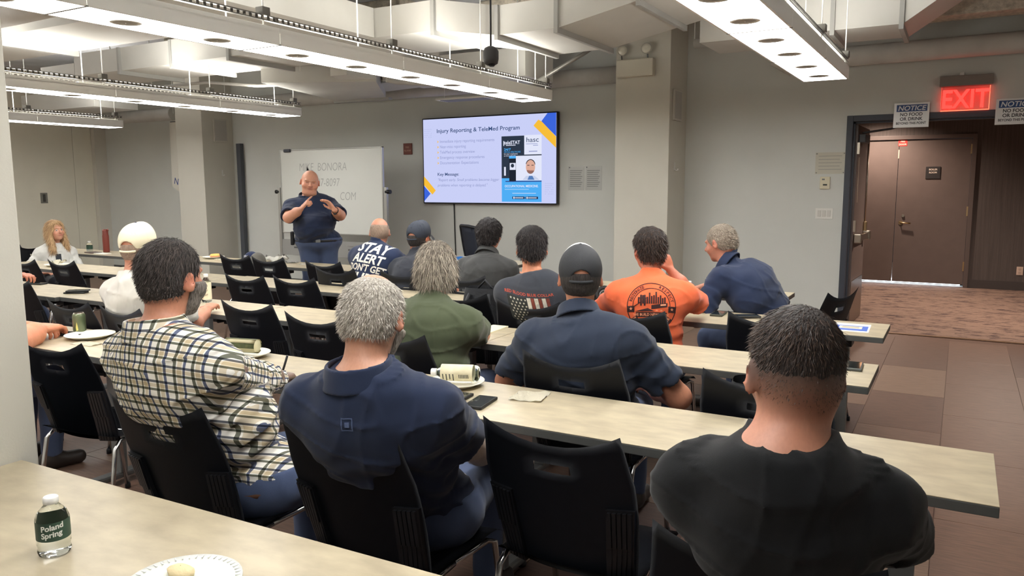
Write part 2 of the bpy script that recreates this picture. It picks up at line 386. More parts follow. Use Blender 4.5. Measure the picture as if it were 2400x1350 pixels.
def fixture(xr, yend, n, label, railside=1):
    f = empty('suspended_light', (xr-W_/2, yend, 2.40), 0, label, 'ceiling light', 'long suspended light fixtures')
    bx('end_cap', (-W_/2, -.006, 0), (W_/2, 0, H_), HOUS, f)
    for i in range(n):
        y = -(i+.5)*SEG
        link('diffuser', _diff, f, (0, y, .001)); link('uplight', _up, f, (0, y, H_-.021)); link('tray', _top, f, (0, y, 0))
        for s in (-1, 1): link('side_rail', _side, f, (s*(W_/2-.007), y, 0))
        for dy in (-.29, .29):
            r = link('downlight', _spot, f, (0, y+dy, 0)); link('lens', _lens, r)
        link('perforated_rail', _railm, f, (railside*(W_/2-.02), y, H_+.03))
        if railside > 0: link('perforated_rail', _railm, f, (-(W_/2-.02), y, H_+.03))
        link('joint_strip', _seam, f, (0, y+SEG/2, -.0015)) if i else None
        link('driver_box', _drv, f, (.07, y+.42, H_-.02)); link('clamp', _clamp, f, (railside*(W_/2-.02), y+.5, H_+.055))
        for s in (-1, 1):
            MB().tube([(s*(W_/2-.02), y+.5, H_-.03), (s*(W_/2-.02), y+.5, ZC-2.40)], .005, 6).build('hanger_rod', HOUS, f)
    return f
fixture(-3.66, 7.22, 7, 'long lit suspended ceiling light ending in front of the television')
fixture(-.865, 7.05, 6, 'long lit suspended ceiling light nearest the doorway and exit sign')
fixture(-7.09, 7.20, 7, 'long lit suspended ceiling light ending left of the whiteboard')
fixture(-10.6, 7.20, 7, 'farthest left lit suspended ceiling light, over the seated woman')

# ------------------------------------------------------------------ ducts and pipes under the open ceiling
def prism(b, bot, z0, z1, dz=None):
    """vertical prism with footprint bot; dz gives a height shift per corner"""
    n = len(bot); dz = dz or [0]*n
    lo = [b.bm.verts.new((x, y, z0+d)) for (x, y), d in zip(bot, dz)]; hi = [b.bm.verts.new((x, y, z1+d)) for (x, y), d in zip(bot, dz)]
    b.bm.faces.new(lo[::-1]); b.bm.faces.new(hi)
    for i in range(n): b.bm.faces.new((lo[i], lo[(i+1) % n], hi[(i+1) % n], hi[i]))
    return b
DZ0, DZ1 = 2.85, 3.10
du = empty('air_duct', (-4.5, 6.1, DZ0), 0, 'large rectangular painted air duct running across above the television', 'duct')
def dseg(nm, foot, z0=DZ0, z1=DZ1, dz=None, par=None, base=(-4.5, 6.1, DZ0)):
    f = [(x-base[0], y-base[1]) for x, y in foot]
    return prism(MB(), f, z0-base[2], z1-base[2], dz).build(nm, DUCT, par or du)
def dfl(x, y0, y1, z0=DZ0, z1=DZ1, par=None, base=(-4.5, 6.1, DZ0)):
    o = MB().box((x-.018-base[0], y0-.03-base[1], z0-.045-base[2]), (x+.018-base[0], y1+.03-base[1], z0-base[2]+.001)).box((x-.018-base[0], y0-.03-base[1], z0-base[2]), (x+.018-base[0], y0-base[1], z1-base[2])).build('flange', DUCT2, par or du)
    return o
dseg('straight_section', [(-9.2, 5.67), (-7.42, 5.67), (-7.42, 6.47), (-9.2, 6.47)])
dseg('sloped_end', [(-9.9, 5.67), (-9.21, 5.67), (-9.21, 6.47), (-9.9, 6.47)], 2.85, 3.0)
dseg('straight_section', [(-7.41, 5.64), (-4.8, 5.60), (-4.8, 6.5), (-7.41, 6.47)])
dseg('straight_section', [(-4.79, 5.6), (-3.96, 5.6), (-3.96, 6.53), (-4.79, 6.5)])
dseg('tapered_section', [(-3.95, 5.6), (-3.61, 6.06), (-3.61, 7.2), (-3.95, 6.53)])
dseg('straight_section', [(-3.6, 6.06), (-3.02, 6.04), (-3.02, 7.2), (-3.6, 7.25)])
dseg('rising_section', [(-3.01, 6.04), (-2.3, 6.04), (-2.3, 7.2), (-3.01, 7.2)], dz=[0, .14, .14, 0])
dseg('rising_section', [(-2.29, 6.04), (-1.5, 6.04), (-1.5, 7.2), (-2.29, 7.2)], dz=[.14, .3, .3, .14])
dseg('branch_section', [(-5.4, 3.2), (-4.6, 3.2), (-4.6, 5.59), (-5.4, 5.59)])
for x, y0, y1 in ((-8.33, 5.67, 6.47), (-7.42, 5.66, 6.47), (-6.5, 5.63, 6.48), (-3.96, 5.6, 6.53), (-3.61, 6.06, 7.2), (-3.02, 6.04, 7.2)): dfl(x, y0, y1)
dfl(-2.3, 6.04, 7.2, DZ0+.14, DZ1+.14)
du2 = empty('air_duct', (-.9, 7.7, DZ0), 0, 'pale rectangular air duct above the switch wall beside the right light', 'duct')
B2 = (-.9, 7.7, DZ0)
dseg('straight_section', [(-2.2, 7.35), (-.52, 7.35), (-.52, 8.05), (-2.2, 8.05)], DZ0, 3.22, None, du2, B2)
dseg('rising_section', [(-.51, 7.35), (.05, 7.0), (.05, 7.7), (-.51, 8.05)], DZ0, 3.22, [0, .3, .3, 0], du2, B2)
dfl(-.52, 7.35, 8.05, DZ0, 3.22, du2, B2); dfl(-1.05, 7.35, 8.05, DZ0, 3.22, du2, B2)
du3 = empty('air_duct', (-6.6, 7, 2.7), 0, 'shaded wide air duct hanging above the whiteboard', 'duct'); B3 = (-6.6, 7, 2.7)
dseg('straight_section', [(-5.98, 6.52), (-5.75, 6.52), (-5.75, 7.0), (-6.2, 7.0)], 2.72, 2.84, None, du3, B3)
dseg('tapered_section', [(-6.9, 6.4), (-5.75, 7.0), (-6.7, 8.35), (-7.5, 8.3)], 2.70, 3.0, None, du3, B3)
bx('flange', (-.9-.05, 1.28, -.03), (.0, 1.36, .0), DUCT2, du3)
dseg('outlet_section', [(-6.68, 7.75), (-6.0, 7.6), (-6.0, 8.2), (-6.68, 8.34)], 2.78, 3.0, None, du3, B3)
du4 = empty('air_duct', (-4.3, 7.6, 2.8), 0, 'cream box duct behind the end of the middle light', 'duct'); B4 = (-4.3, 7.6, 2.8)
dseg('box_section', [(-5.2, 7.45), (-4.1, 7.45), (-4.1, 8.1), (-5.2, 8.1)], 2.70, 3.0, None, du4, B4)
dseg('sloped_section', [(-5.9, 7.3), (-5.21, 7.45), (-5.21, 8.1), (-5.9, 8.1)], 2.75, 3.1, None, du4, B4)
du5 = empty('air_duct', (-11, 6.4, 2.6), 0, 'cream boxed duct above the farthest left light', 'duct'); B5 = (-11, 6.4, 2.6)
dseg('box_section', [(-13.0, 7.1), (-11.1, 7.1), (-11.1, 7.8), (-13.0, 7.8)], 2.72, 2.98, None, du5, B5)
du6 = empty('air_duct', (-5.5, 3.4, 2.9), 0, 'shaded air duct at the upper left above the near pillar', 'duct'); B6 = (-5.5, 3.4, 2.9)
dseg('straight_section', [(-9.5, 3.9), (-5.6, 3.9), (-5.6, 4.7), (-9.5, 4.7)], 2.86, 3.15, None, du6, B6)
dfl(-7.6, 3.9, 4.7, 2.86, 3.15, du6, B6)
for d_, b_, ps_ in ((du, (-4.5, 6.1, DZ0), ((-9, 6.0, 2.9), (-6, 6.0, 3), (-3.2, 6.5, 3))), (du2, B2, ((-1.5, 7.7, 3), (-.8, 7.7, 3))), (du3, B3, ((-6.4, 6.5, 2.8), (-7.0, 7.8, 2.9))), (du4, B4, ((-4.6, 7.8, 2.9),)), (du5, B5, ((-12, 7.4, 2.8),)), (du6, B6, ((-8, 4.3, 3), (-6, 4.3, 3)))):
    for p_ in ps_: MB().tube([(p_[0]-b_[0], p_[1]-b_[1], p_[2]-b_[2]), (p_[0]-b_[0], p_[1]-b_[1], ZC-b_[2])], .006, 6).build('hanger_rod', HOUS, d_)
du7 = empty('air_duct', (.75, 8.2, 2.8), 0, 'brownish boxed duct in the corner above the exit sign', 'duct')
prism(MB(), [(-.25, -.5), (.7, -.5), (.7, .3), (-.25, .3)], .06, .7).build('box_section', mat('duct_brown', (176, 150, 134), .6, var=.06, vscale=3), du7)
def hanger(parent, p, base):
    MB().tube([Vector(p)-Vector(base), Vector((p[0], p[1], ZC))-Vector(base)], .006, 6).build('hanger_rod', HOUS, parent)
def pipe(name, pts, r, label, cat='pipe', m=PIPE, n=16):
    p0 = Vector(pts[0]); e = empty(name, p0, 0, label, cat)
    MB().tube([Vector(p)-p0 for p in pts], r, n).build('run', m, e)
    for q in (pts[0], pts[-1]):
        if q[2] < ZC-.3: hanger(e, q, p0)
    return e
p = pipe('round_duct', [(-10.2, 8.7, 2.82), (-8.0, 8.7, 2.82), (-3.45, 8.7, 2.82)], .10, 'long round painted duct along the television wall', 'duct')
pipe('round_duct', [(-1.45, 8.9, 2.80), (-1.2, 8.72, 2.82), (.2, 8.72, 2.83), (2.5, 8.72, 2.83)], .10, 'round painted duct along the wall above the exit sign', 'duct')
pipe('round_duct', [(-9.0, 3.5, 2.92), (-6.5, 3.5, 2.92), (-4.0, 3.5, 2.95)], .13, 'round grey duct at the upper left beneath the shaded air duct', 'duct')
pipe('round_duct', [(-4.6, 4.55, 3.12), (-3.5, 4.5, 3.12), (-1.0, 4.5, 3.12)], .14, 'bare metal round duct at the top above the middle light', 'duct', mat('galvanised', (190, 186, 176), .35, metal=.7, var=.1, vscale=8))
pipe('round_duct', [(-13.5, 8.5, 2.72), (-11.2, 8.5, 2.72)], .1, 'short round duct on the left wall beyond the left pillar', 'duct')
pipe('sprinkler_pipe', [(-7.7, 6.6, 2.95), (-7.0, 6.6, 2.95), (-7.0, 6.6, 2.80), (-6.2, 7.0, 2.78), (-5.85, 7.3, 2.88)], .028, 'white bent sprinkler pipe beside the left light')
pipe('sprinkler_pipe', [(-7.6, 7.2, 2.95), (-6.7, 7.0, 2.80), (-6.5, 6.6, 3.0), (-6.9, 6.2, 3.3)], .025, 'thin white slanted pipe crossing the bent sprinkler pipe')
pipe('conduit', [(-9.5, 6.9, 2.86), (-8.3, 6.8, 2.84), (-7.4, 6.8, 2.74), (-6.3, 7.1, 2.74)], .018, 'thin white conduit curving above the left light')
pipe('sprinkler_pipe', [(-5.6, 7.0, 2.72), (-5.55, 7.1, 2.70), (-4.6, 8.3, 2.68), (-4.4, 8.6, 2.70)], .035, 'white pipe sloping above the television top')
pipe('sprinkler_pipe', [(-2.6, 8.5, 3.05), (-1.75, 8.5, 3.05), (-1.75, 8.5, 2.78), (-1.6, 8.6, 2.70)], .05, 'pale pipe with an elbow right of the right pillar')
pipe('rough_pipe', [(.0, 8.55, 3.12), (.6, 8.55, 3.12), (.6, 8.55, 2.95), (.7, 8.65, 2.88)], .05, 'pale pipe elbow high in the right corner')
pipe('conduit', [(-3.9, 7.3, 2.60), (-3.4, 7.4, 2.86), (-3.2, 7.5, 3.0)], .02, 'grey slanted conduit by the end of the middle light', m=RAIL)
for nm, a, b_, lab in (('ceiling_beam', (-9, 6.75, 3.05), (-5.2, 7.15, 3.5), 'rough pale beam above the left light'), ('ceiling_beam', (-4.6, 7.35, 3.10), (-2.9, 7.7, 3.5), 'rough pale beam behind the large duct'), ('ceiling_beam', (-.6, 8.3, 3.05), (1.2, 8.6, 3.5), 'rough pale beam high in the right corner'), ('ceiling_beam', (-6, 5.0, 3.25), (0, 5.3, 3.5), 'rough pale beam over the large duct')):
    tag(bx(nm, a, b_, CONC, None, .02), lab, 'beam')
# ceiling vent panel and pendant camera
v = empty('supply_vent', (-5.15, 7.9, 2.55), 0, 'white slatted supply vent above the television', 'vent')
bx('frame', (-.35, -.12, 0), (.35, .12, .02), WHITE, v, .003)
for i in range(5): bx('slat', (-.3, -.09+i*.04, -.006), (.3, -.075+i*.04, .002), mat('vent_slat', (150, 155, 175), .5), v)
for x_ in (-.3, .3): MB().tube([(x_, 0, .02), (x_, 0, ZC-2.55)], .004, 6).build('hanger_rod', HOUS, v)
pd = empty('pendant_sensor', (-3.34, 5.5, 2.50), 0, 'dark pendant device on a black rod above the middle light', 'pendant')
MB().tube([(0, 0, .14), (0, 0, 1.0)], .008, 8).build('rod', BLACK, pd)
DK = mat('pendant_grey', (58, 58, 60), .5)
MB().lathe([(.03, 0), (.055, .015), (.062, .05), (.062, .11), (.05, .135), (.02, .15)], 20).build('body', DK, pd)
MB().lathe([(.018, -.012), (.028, 0)], 12).build('lens', BLACK, pd, (.02, -.02, 0))
# ------------------------------------------------------------------ tables
TZ = .74
_tbl = {}
def table_mesh(L, D):
    key = (round(L, 3), round(D, 3))
    if key in _tbl: return _tbl[key]
    top = MB().box((-L/2, -D/2, TZ-.0025), (L/2, D/2, TZ), .0008).mesh('laminate_top', LAM)
    core = MB().box((-L/2-.0008, -D/2-.0008, TZ-.032), (L/2+.0008, D/2+.0008, TZ-.0026), .003).mesh('edge_board', EDGE)
    _tbl[key] = (top, core); return _tbl[key]
_col = MB().box((-.035, -.022, .06), (.035, .022, .66), .008).mesh('leg_column', STEEL)
_foot = MB().box((-.03, -.20, .03), (.03, .20, .065), .012).mesh('foot', STEEL)
_brk = MB().box((-.02, -.17, .675), (.02, .17, .707), .004).box((-.05, -.06, .64), (.05, .06, .675), .006).tube([(-.06, -.1, .66), (-.06, .1, .66), (.0, .14, .69)], .009, 6).mesh('flip_bracket', BLKR)
_glide = MB().lathe([(.02, 0), (.022, .012), (.012, .03)], 12).mesh('glide', BLKR)
def table(xr, yn, L, D, label, rz=0):
    """xr = right end, yn = near edge of the top"""
    c, s = math.cos(rz), math.sin(rz)
    lx, ly = -L/2, D/2
    t = empty('training_table', (xr + lx*c - ly*s, yn + lx*s + ly*c, 0), rz, label, 'table', 'training tables in rows')
    top, core = table_mesh(L, D)
    link('laminate_top', top, t); link('edge_board', core, t)
    for sx in (-L/2+.22, L/2-.22):
        link('leg_column', _col, t, (sx, 0, 0)); f = link('foot', _foot, t, (sx, 0, 0)); link('flip_bracket', _brk, t, (sx, 0, 0))
        for sy in (-.18, .18): link('glide', _glide, f, (0, sy, 0))
    return t
R = math.radians
table(-.50, .815, 1.885, .46, 'pale training table in the bottom left corner, against the near pillar', R(1.6))
table(.13, 2.243, 1.83, .452, 'training table in the second row under the folded napkin, its right end nearest the viewer')
table(-1.702, 2.24, 1.84, .452, 'second row training table in front of the man in the plaid shirt', R(1.6))
table(-3.545, 2.19, 1.84, .452, 'second row training table holding the green can, left of the plaid shirt', R(1.4))
table(-.28, 3.362, 1.83, .45, 'third row training table in front of the man in the black cap')
table(-2.115, 3.365, 1.83, .45, 'third row training table behind the two empty chairs and juice bottle')
table(-3.95, 3.33, 1.83, .455, 'third row training table in front of the man in the white cap', R(.5))
table(-5.785, 3.28, 1.83, .455, 'third row training table at the far left beyond the near pillar', R(.5))
table(-.317, 4.505, 1.76, .462, 'fourth row training table with the blue flyer on its right end')
table(-2.08, 4.50, 1.76, .462, 'fourth row training table in front of the man in the flag shirt')
table(-3.845, 4.455, 1.76, .475, 'fourth row training table behind the two empty chairs left of the text shirt')
table(-5.615, 4.43, 1.76, .475, 'fourth row training table left of the visible table joint')
table(-7.38, 4.40, 1.5, .475, 'fourth row training table at the far left by the seated woman')
table(-1.05, 5.66, 1.76, .45, 'front row training table under the arm of the man leaning sideways')
table(-2.815, 5.67, 1.76, .45, 'front row training table in front of the man in the grey button shirt')
table(-4.58, 5.68, 1.76, .45, 'front row training table just in front of the standing speaker')
table(-6.345, 5.66, 1.76, .45, 'front row training table holding the donut plate and the caps')
table(-8.13, 5.62, 2.1, .47, 'front row training table with the red flask beside the seated woman')
table(-3.9, 6.85, 1.5, .5, 'small presenter table with a laptop by the mesh office chair')

# ------------------------------------------------------------------ chairs
def back_pt(u, v):
    """u -1..1 across, v 0..1 up the backrest"""
    wd = .205 + .028*math.sin(min(1, v*1.25)*PI*.62) - .022*max(0, v-.72)/.28
    x = u*wd
    z = .43 + v*.415 + (v**3)*.055*(abs(u)**2.2) - .0*v
    y = -.205 - .085*v - .03*v*v + .045*(u*u)*(1-.65*v) - .012*(v**4)*(u*u)
    return (x, y, z)
us = [-1, -.93, -.8, -.62, -.44, -.26, -.26+.001, -.1, .1, .26-.001, .26, .44, .62, .8, .93, 1]
us = [-1, -.94, -.82, -.64, -.44, -.25, 0, .25, .44, .64, .82, .94, 1]
vs = [0, .05, .14, .26, .38, .5, .62, .72, .79, .855, .93, 1]
_b = MB().grid(lambda i, j: back_pt(us[i], vs[j]), len(us)-1, len(vs)-1, .010, lambda i, j: us[i] >= -.26 and us[i+1] <= .26 and vs[j] > .78 and vs[j+1] < .86)
_back = _b.mesh('backrest', BLKP)
def seat_pt(i, j):
    u, v = i/5-1, j/10
    y = -.225 + v*.45
    z = .445 - .018*math.cos(u*PI/2)*math.sin(min(1, v*1.1)*PI) - (.03*((v-.82)/.18)**2 if v > .82 else 0) + (.012*((.1-v)/.1) if v < .1 else 0)
    return (u*(.225 - .03*max(0, .2-v) - .02*max(0, v-.85)), y, z + .008*u*u)
_seat = MB().grid(seat_pt, 10, 10, .012).mesh('seat', BLKP)
def bracket(s):
    b = MB()
    for k in range(5):
        u0, u1 = s*(.66+k*.06), s*(.66+k*.06+.045)
        for v0, v1 in ((.02, .30), (.30, .56 - .03*abs(k-4)*0)):
            pts = [Vector(back_pt(u, v)) for u, v in ((u0, v0), (u1, v0), (u1, v1), (u0, v1))]
            d = Vector((0, -.024, -.003))
            b.hexa([pts[0]+d, pts[1]+d, pts[1]-d*.1, pts[0]-d*.1, pts[3]+d*.75, pts[2]+d*.75, pts[2]-d*.1, pts[3]-d*.1])
    p = [Vector(back_pt(u, v)) for u, v in ((s*.64, 0), (s*.98, 0), (s*.98, .57), (s*.64, .57))]
    d = Vector((0, -.019, 0)); b.hexa([p[0]+d, p[1]+d, p[1], p[0], p[3]+d*.6, p[2]+d*.6, p[2], p[3]])
    return b.mesh('side_bracket', BLKR)
_brL, _brR = bracket(-1), bracket(1)
def leg_mesh(s, front):
    if front: pts = [(s*.205, -.10, .43), (s*.215, .12, .43), (s*.222, .16, .415), (s*.235, .215, .012)]
    else: pts = [(s*.205, -.02, .43), (s*.215, -.17, .43), (s*.222, -.205, .40), (s*.24, -.275, .012)]
    return MB().tube(pts, .0105, 8).mesh('leg', CHROME)
_legs = [leg_mesh(s, f) for s in (-1, 1) for f in (True, False)]
_glides = [Vector((s*x, y, 0)) for s in (-1, 1) for x, y in ((.235, .217), (.24, -.277))]
_cg = MB().lathe([(.014, 0), (.014, .02), (.011, .03)], 10).mesh('glide', BLKR)
_xbar = MB().tube([(-.205, -.05, .425), (.205, -.05, .425)], .009, 8).tube([(-.21, .08, .425), (.21, .08, .425)], .009, 8).mesh('seat_bar', CHROME)
def chair(x, ytop, label, rz=0, grp='black stacking chairs', ctr=None):
    """x = middle of the back, ytop = where the top of the back is"""
    dx, dy = (.32*math.sin(-rz), .32*math.cos(rz))
    c = empty('stacking_chair', (x+dx, ytop+dy, 0) if ctr is None else (*ctr, 0), rz, label, 'chair', grp)
    link('seat', _seat, c); link('backrest', _back, c)
    link('side_bracket', _brL, c, label and None); link('side_bracket', _brR, c); link('seat_bar', _xbar, c)
    for l, g in zip(_legs, _glides):
        o = link('leg', l, c); link('glide', _cg, o, g)
    return c
chair(-.94, 1.83, 'empty black chair in the near row between the grey-haired man and the black shirt')
chair(-1.46, 1.56, 'black chair under the grey-haired man in the navy polo, front centre')
chair(-.28, 1.40, 'black chair under the man in the black shirt, lower right')
chair(-2.13, 1.48, 'black chair under the man in the plaid shirt', R(3))
chair(-3.38, 1.87, 'black chair beside the near pillar left of the plaid shirt', R(6))
chair(-1.29, 2.69, 'black chair under the man in the black cap')
chair(-.56, 2.71, 'empty black chair with a dark bag, right of the man in the black cap')
chair(-2.22, 2.73, 'black chair under the man in the green shirt')
chair(-3.52, 3.07, 'empty black chair behind the third row table, just right of the juice bottle', 0, 'third row empty chairs')
chair(-2.86, 2.93, 'empty black chair behind the third row table, left of the grey head in front', 0, 'third row empty chairs')
chair(-4.49, 2.61, 'black chair left of the white t-shirt, above the green can')
chair(-4.02, 2.62, 'black chair under the man in the white cap', R(-4))
chair(-5.88, 3.04, 'black chair at the left edge under the single hand')
chair(-4.65, 4.05, 'empty black chair behind the fourth row table, left of its neighbour over the juice bottle')
chair(-4.21, 4.12, 'empty black chair behind the fourth row table, right one of the pair')
chair(-2.67, 3.97, 'empty black chair with a bag strap left of the flag shirt', R(3))
chair(-2.13, 3.88, 'black chair under the man in the flag shirt')
chair(-1.51, 3.86, 'black chair under the man in the orange shirt')
chair(-.81, 4.03, 'empty black chair right of the orange shirt, behind the near dark head')
chair(-6.10, 5.21, 'empty black chair at the front row below the donut plate', 0, 'front row empty chairs')
chair(-5.62, 5.18, 'empty black chair at the front row below the grey cap', 0, 'front row empty chairs')
chair(-4.86, 5.11, 'empty black chair in front of the standing speaker', 0, 'front row empty chairs')
chair(-4.37, 4.73, 'black chair under the man in the text t-shirt')
chair(-3.75, 4.80, 'black chair under the man in the dark cap at the front')
chair(-3.19, 4.80, 'black chair under the curly-haired man with a torn label in its slot')
chair(-.60, 5.20, 'black chair under the man leaning sideways by the switch wall', R(72))
chair(-7.06, 4.08, 'black chair in the fourth row just below the seated woman')
chair(-7.52, 3.99, 'black chair in the fourth row at the left edge below the seated woman')
chair(-9.55, 4.95, 'black chair left of the seated woman')
chair(-9.0, 5.2, 'black chair under the seated woman', R(-75), ctr=(-8.98, 5.14))
chair(-4.42, 1.60, 'black chair under the person behind the near pillar whose forearms show')
chair(-6.78, 2.86, 'black chair under the person behind the near pillar whose one hand shows')
# ------------------------------------------------------------------ people: smooth implicit bodies meshed to one continuous surface
A3 = lambda *p: np.array(p, dtype=np.float64)
def unit(v): v = np.asarray(v, float); return v/max(1e-9, np.linalg.norm(v))
def rotm(yaw=0, pitch=0, roll=0):
    """columns right, forward, up; yaw left positive, pitch up positive, roll right-ear-down positive (degrees)"""
    y, p, r = (math.radians(a) for a in (yaw, pitch, roll))
    Rz = A3((math.cos(y), -math.sin(y), 0), (math.sin(y), math.cos(y), 0), (0, 0, 1))
    Rx = A3((1, 0, 0), (0, math.cos(p), -math.sin(p)), (0, math.sin(p), math.cos(p)))
    Ry = A3((math.cos(r), 0, math.sin(r)), (0, 1, 0), (-math.sin(r), 0, math.cos(r)))
    return Rz @ Rx @ Ry
F4 = np.float32
def cap(P, a, b, ra, rb):
    a = np.asarray(a, F4); ba = np.asarray(b, F4)-a; pa = P-a; t = np.clip((pa@ba)/F4(max(1e-9, float(ba@ba))), 0, 1)
    w = pa - t[:, None]*ba
    return np.sqrt(np.einsum('ij,ij->i', w, w)) - (F4(ra) + F4(rb-ra)*t)
def ell(P, c, r, M=None):
    q = P-np.asarray(c, F4)
    if M is not None: q = q@np.asarray(M, F4)
    r = np.asarray(r, F4); a = q/r; b = a/r
    k0 = np.sqrt(np.einsum('ij,ij->i', a, a)); k1 = np.sqrt(np.einsum('ij,ij->i', b, b))
    return k0*(k0-1)/np.maximum(k1, F4(1e-6))
def smin(a, b, k):
    h = np.clip(.5 + .5*(b-a)/k, 0, 1); return b*(1-h) + a*h - k*h*(1-h)
def smax(a, b, k): return -smin(-a, -b, k)
CULL = dict(cen=None, rad=0, cur=-1, keep={})
def one(P, p):
    if p[0] == 'c': return cap(P, p[1], p[2], p[3], p[4])
    if p[0] == 'grp':
        d = None
        for x in p[1]: d = one(P, x) if d is None else np.minimum(d, one(P, x))
        return d
    return ell(P, p[1], p[2], p[3])
def ev(P, prims, d=None):
    """smooth union of primitives; only those near the current block are evaluated"""
    cur = CULL['cur']
    if cur >= 0 and len(prims) > 2:
        key = id(prims)
        if key not in CULL['keep']:
            CULL['keep'][key] = (prims, np.stack([one(CULL['cen'], p) - CULL['rad'] < .075 + (p[2] if p[0] == 'grp' else p[-1]) for p in prims]))
        kp = CULL['keep'][key][1][:, cur]; prims = [p for p, k in zip(prims, kp) if k]
    for p in prims:
        if p[0] == 'sub':
            if d is not None: d = smax(d, -ell(P, p[1], p[2], p[3]), p[4])
            continue
        if p[0] == 'grp': x = ev(P, p[1]); k = p[2]
        else: x = one(P, p); k = p[-1]
        d = x if d is None else smin(d, x, k)
    if d is None: d = np.full(len(P), .25, F4)
    return d
def bounds(prims, pad):
    lo, hi = A3(9, 9, 9), A3(-9, -9, -9)
    for p in prims:
        if p[0] == 'sub': continue
        if p[0] == 'grp': l, h = bounds(p[1], 0)
        elif p[0] == 'c': rr = max(p[3], p[4]); l, h = np.minimum(p[1], p[2])-rr, np.maximum(p[1], p[2])+rr
        else: rr = p[2].max(); l, h = p[1]-rr, p[1]+rr
        lo, hi = np.minimum(lo, l), np.maximum(hi, h)
    return lo-pad, hi+pad
def surface(f, lo, hi, h, name, m, smooth=True):
    """naive surface nets over a sparse grid"""
    B, Q = 4, 8; lo = np.asarray(lo, F4); nq = np.ceil((hi-lo)/(h*B*Q)).astype(int); nb = nq*Q; n = nb*B
    CULL['cur'] = -1; CULL['keep'] = {}
    I = np.stack(np.meshgrid(*[np.arange(k) for k in nq], indexing='ij'), -1).reshape(-1, 3)
    CULL['cen'] = (lo + (I*B*Q + (B*Q-1)/2)*h).astype(F4); CULL['rad'] = h*B*Q*.87
    D = np.full(n, .3, F4); b0 = np.stack(np.meshgrid(*[np.arange(Q)]*3, indexing='ij'), -1).reshape(-1, 3)
    loc = np.stack(np.meshgrid(*[np.arange(B)]*3, indexing='ij'), -1).reshape(-1, 3)
    for ci in range(len(I)):
        CULL['cur'] = ci; bi = (I[ci]*Q + b0)*B
        dc = f((lo + (bi + (B-1)/2)*h).astype(F4)); o = I[ci]*B*Q
        D[o[0]:o[0]+B*Q, o[1]:o[1]+B*Q, o[2]:o[2]+B*Q] = np.repeat(np.repeat(np.repeat(np.asarray(dc, F4).reshape(Q, Q, Q), B, 0), B, 1), B, 2)
        act = bi[np.abs(dc) < h*B*.9 + .012]
        if len(act):
            g = (act[:, None, :] + loc[None]).reshape(-1, 3); D[g[:, 0], g[:, 1], g[:, 2]] = f((lo + g*h).astype(F4))
    CULL['cur'] = -1; CULL['keep'] = {}
    D[0], D[-1] = 1, 1; D[:, 0], D[:, -1] = 1, 1; D[:, :, 0], D[:, :, -1] = 1, 1
    sg = D < 0
    c = [sg[i:n[0]-1+i, j:n[1]-1+j, k:n[2]-1+k] for i in (0, 1) for j in (0, 1) for k in (0, 1)]
    cnt = sum(x.astype(np.int8) for x in c); mixed = (cnt > 0) & (cnt < 8)
    vi = np.argwhere(mixed); idx = -np.ones(mixed.shape, np.int32); idx[mixed] = np.arange(len(vi))
    acc = np.zeros((len(vi), 3)); num = np.zeros(len(vi))
    cr = [(i, j, k) for i in (0, 1) for j in (0, 1) for k in (0, 1)]
    V = {q: D[vi[:, 0]+q[0], vi[:, 1]+q[1], vi[:, 2]+q[2]].astype(float) for q in cr}
    for a in cr:
        for ax in range(3):
            if a[ax]: continue
            b = list(a); b[ax] = 1; b = tuple(b); da, db = V[a], V[b]; x = (da < 0) != (db < 0)
            t = np.where(x, da/np.where(x, da-db, 1), 0)
            p = np.tile(np.array(a, float), (len(vi), 1)); p[:, ax] = t
            acc += np.where(x[:, None], p, 0); num += x
    verts = lo + (vi + acc/np.maximum(num, 1)[:, None])*h
    quads = []
    for ax in range(3):
        u, v_ = (ax+1) % 3, (ax+2) % 3
        sl = [slice(None)]*3; sl2 = [slice(None)]*3; sl[ax] = slice(0, n[ax]-1); sl2[ax] = slice(1, n[ax])
        s0, s1 = sg[tuple(sl)], sg[tuple(sl2)]
        e = np.argwhere(s0 != s1)
        if not len(e): continue
        e = e[(e[:, u] > 0) & (e[:, v_] > 0) & (e[:, u] < n[u]-1) & (e[:, v_] < n[v_]-1)]
        q = []
        for du, dv in ((-1, -1), (0, -1), (0, 0), (-1, 0)):
            g = e.copy(); g[:, u] += du; g[:, v_] += dv; q.append(idx[g[:, 0], g[:, 1], g[:, 2]])
        q = np.stack(q, 1); fl = ~s0[e[:, 0], e[:, 1], e[:, 2]]; q[fl] = q[fl][:, ::-1]; quads.append(q)
    quads = np.concatenate(quads); quads = quads[(quads >= 0).all(1)]
    me = bpy.data.meshes.new(name)
    me.vertices.add(len(verts)); me.vertices.foreach_set('co', verts.astype(np.float32).ravel())
    me.loops.add(quads.size); me.loops.foreach_set('vertex_index', quads.ravel().astype(np.int32))
    me.polygons.add(len(quads)); me.polygons.foreach_set('loop_start', np.arange(0, quads.size, 4, dtype=np.int32))
    me.polygons.foreach_set('use_smooth', np.ones(len(quads), bool)); me.update(calc_edges=True)
    if m: me.materials.append(m)
    return me, verts
def setcol(me, name, arr, typ='FLOAT_COLOR'):
    a = me.attributes.new(name, typ, 'POINT')
    a.data.foreach_set('color' if typ == 'FLOAT_COLOR' else 'vector', np.ascontiguousarray(arr, np.float32).ravel())
_rng = np.random.RandomState(3)
_W = [(_rng.normal(size=3), _rng.uniform(0, 6.3)) for _ in range(24)]
def wob(P, scale, o=0, n=6):
    s = 0
    for k in range(n):
        d, ph = _W[(o+k) % 24]; s = s + np.sin(P@(d*scale).astype(F4) + F4(ph))
    return s/n
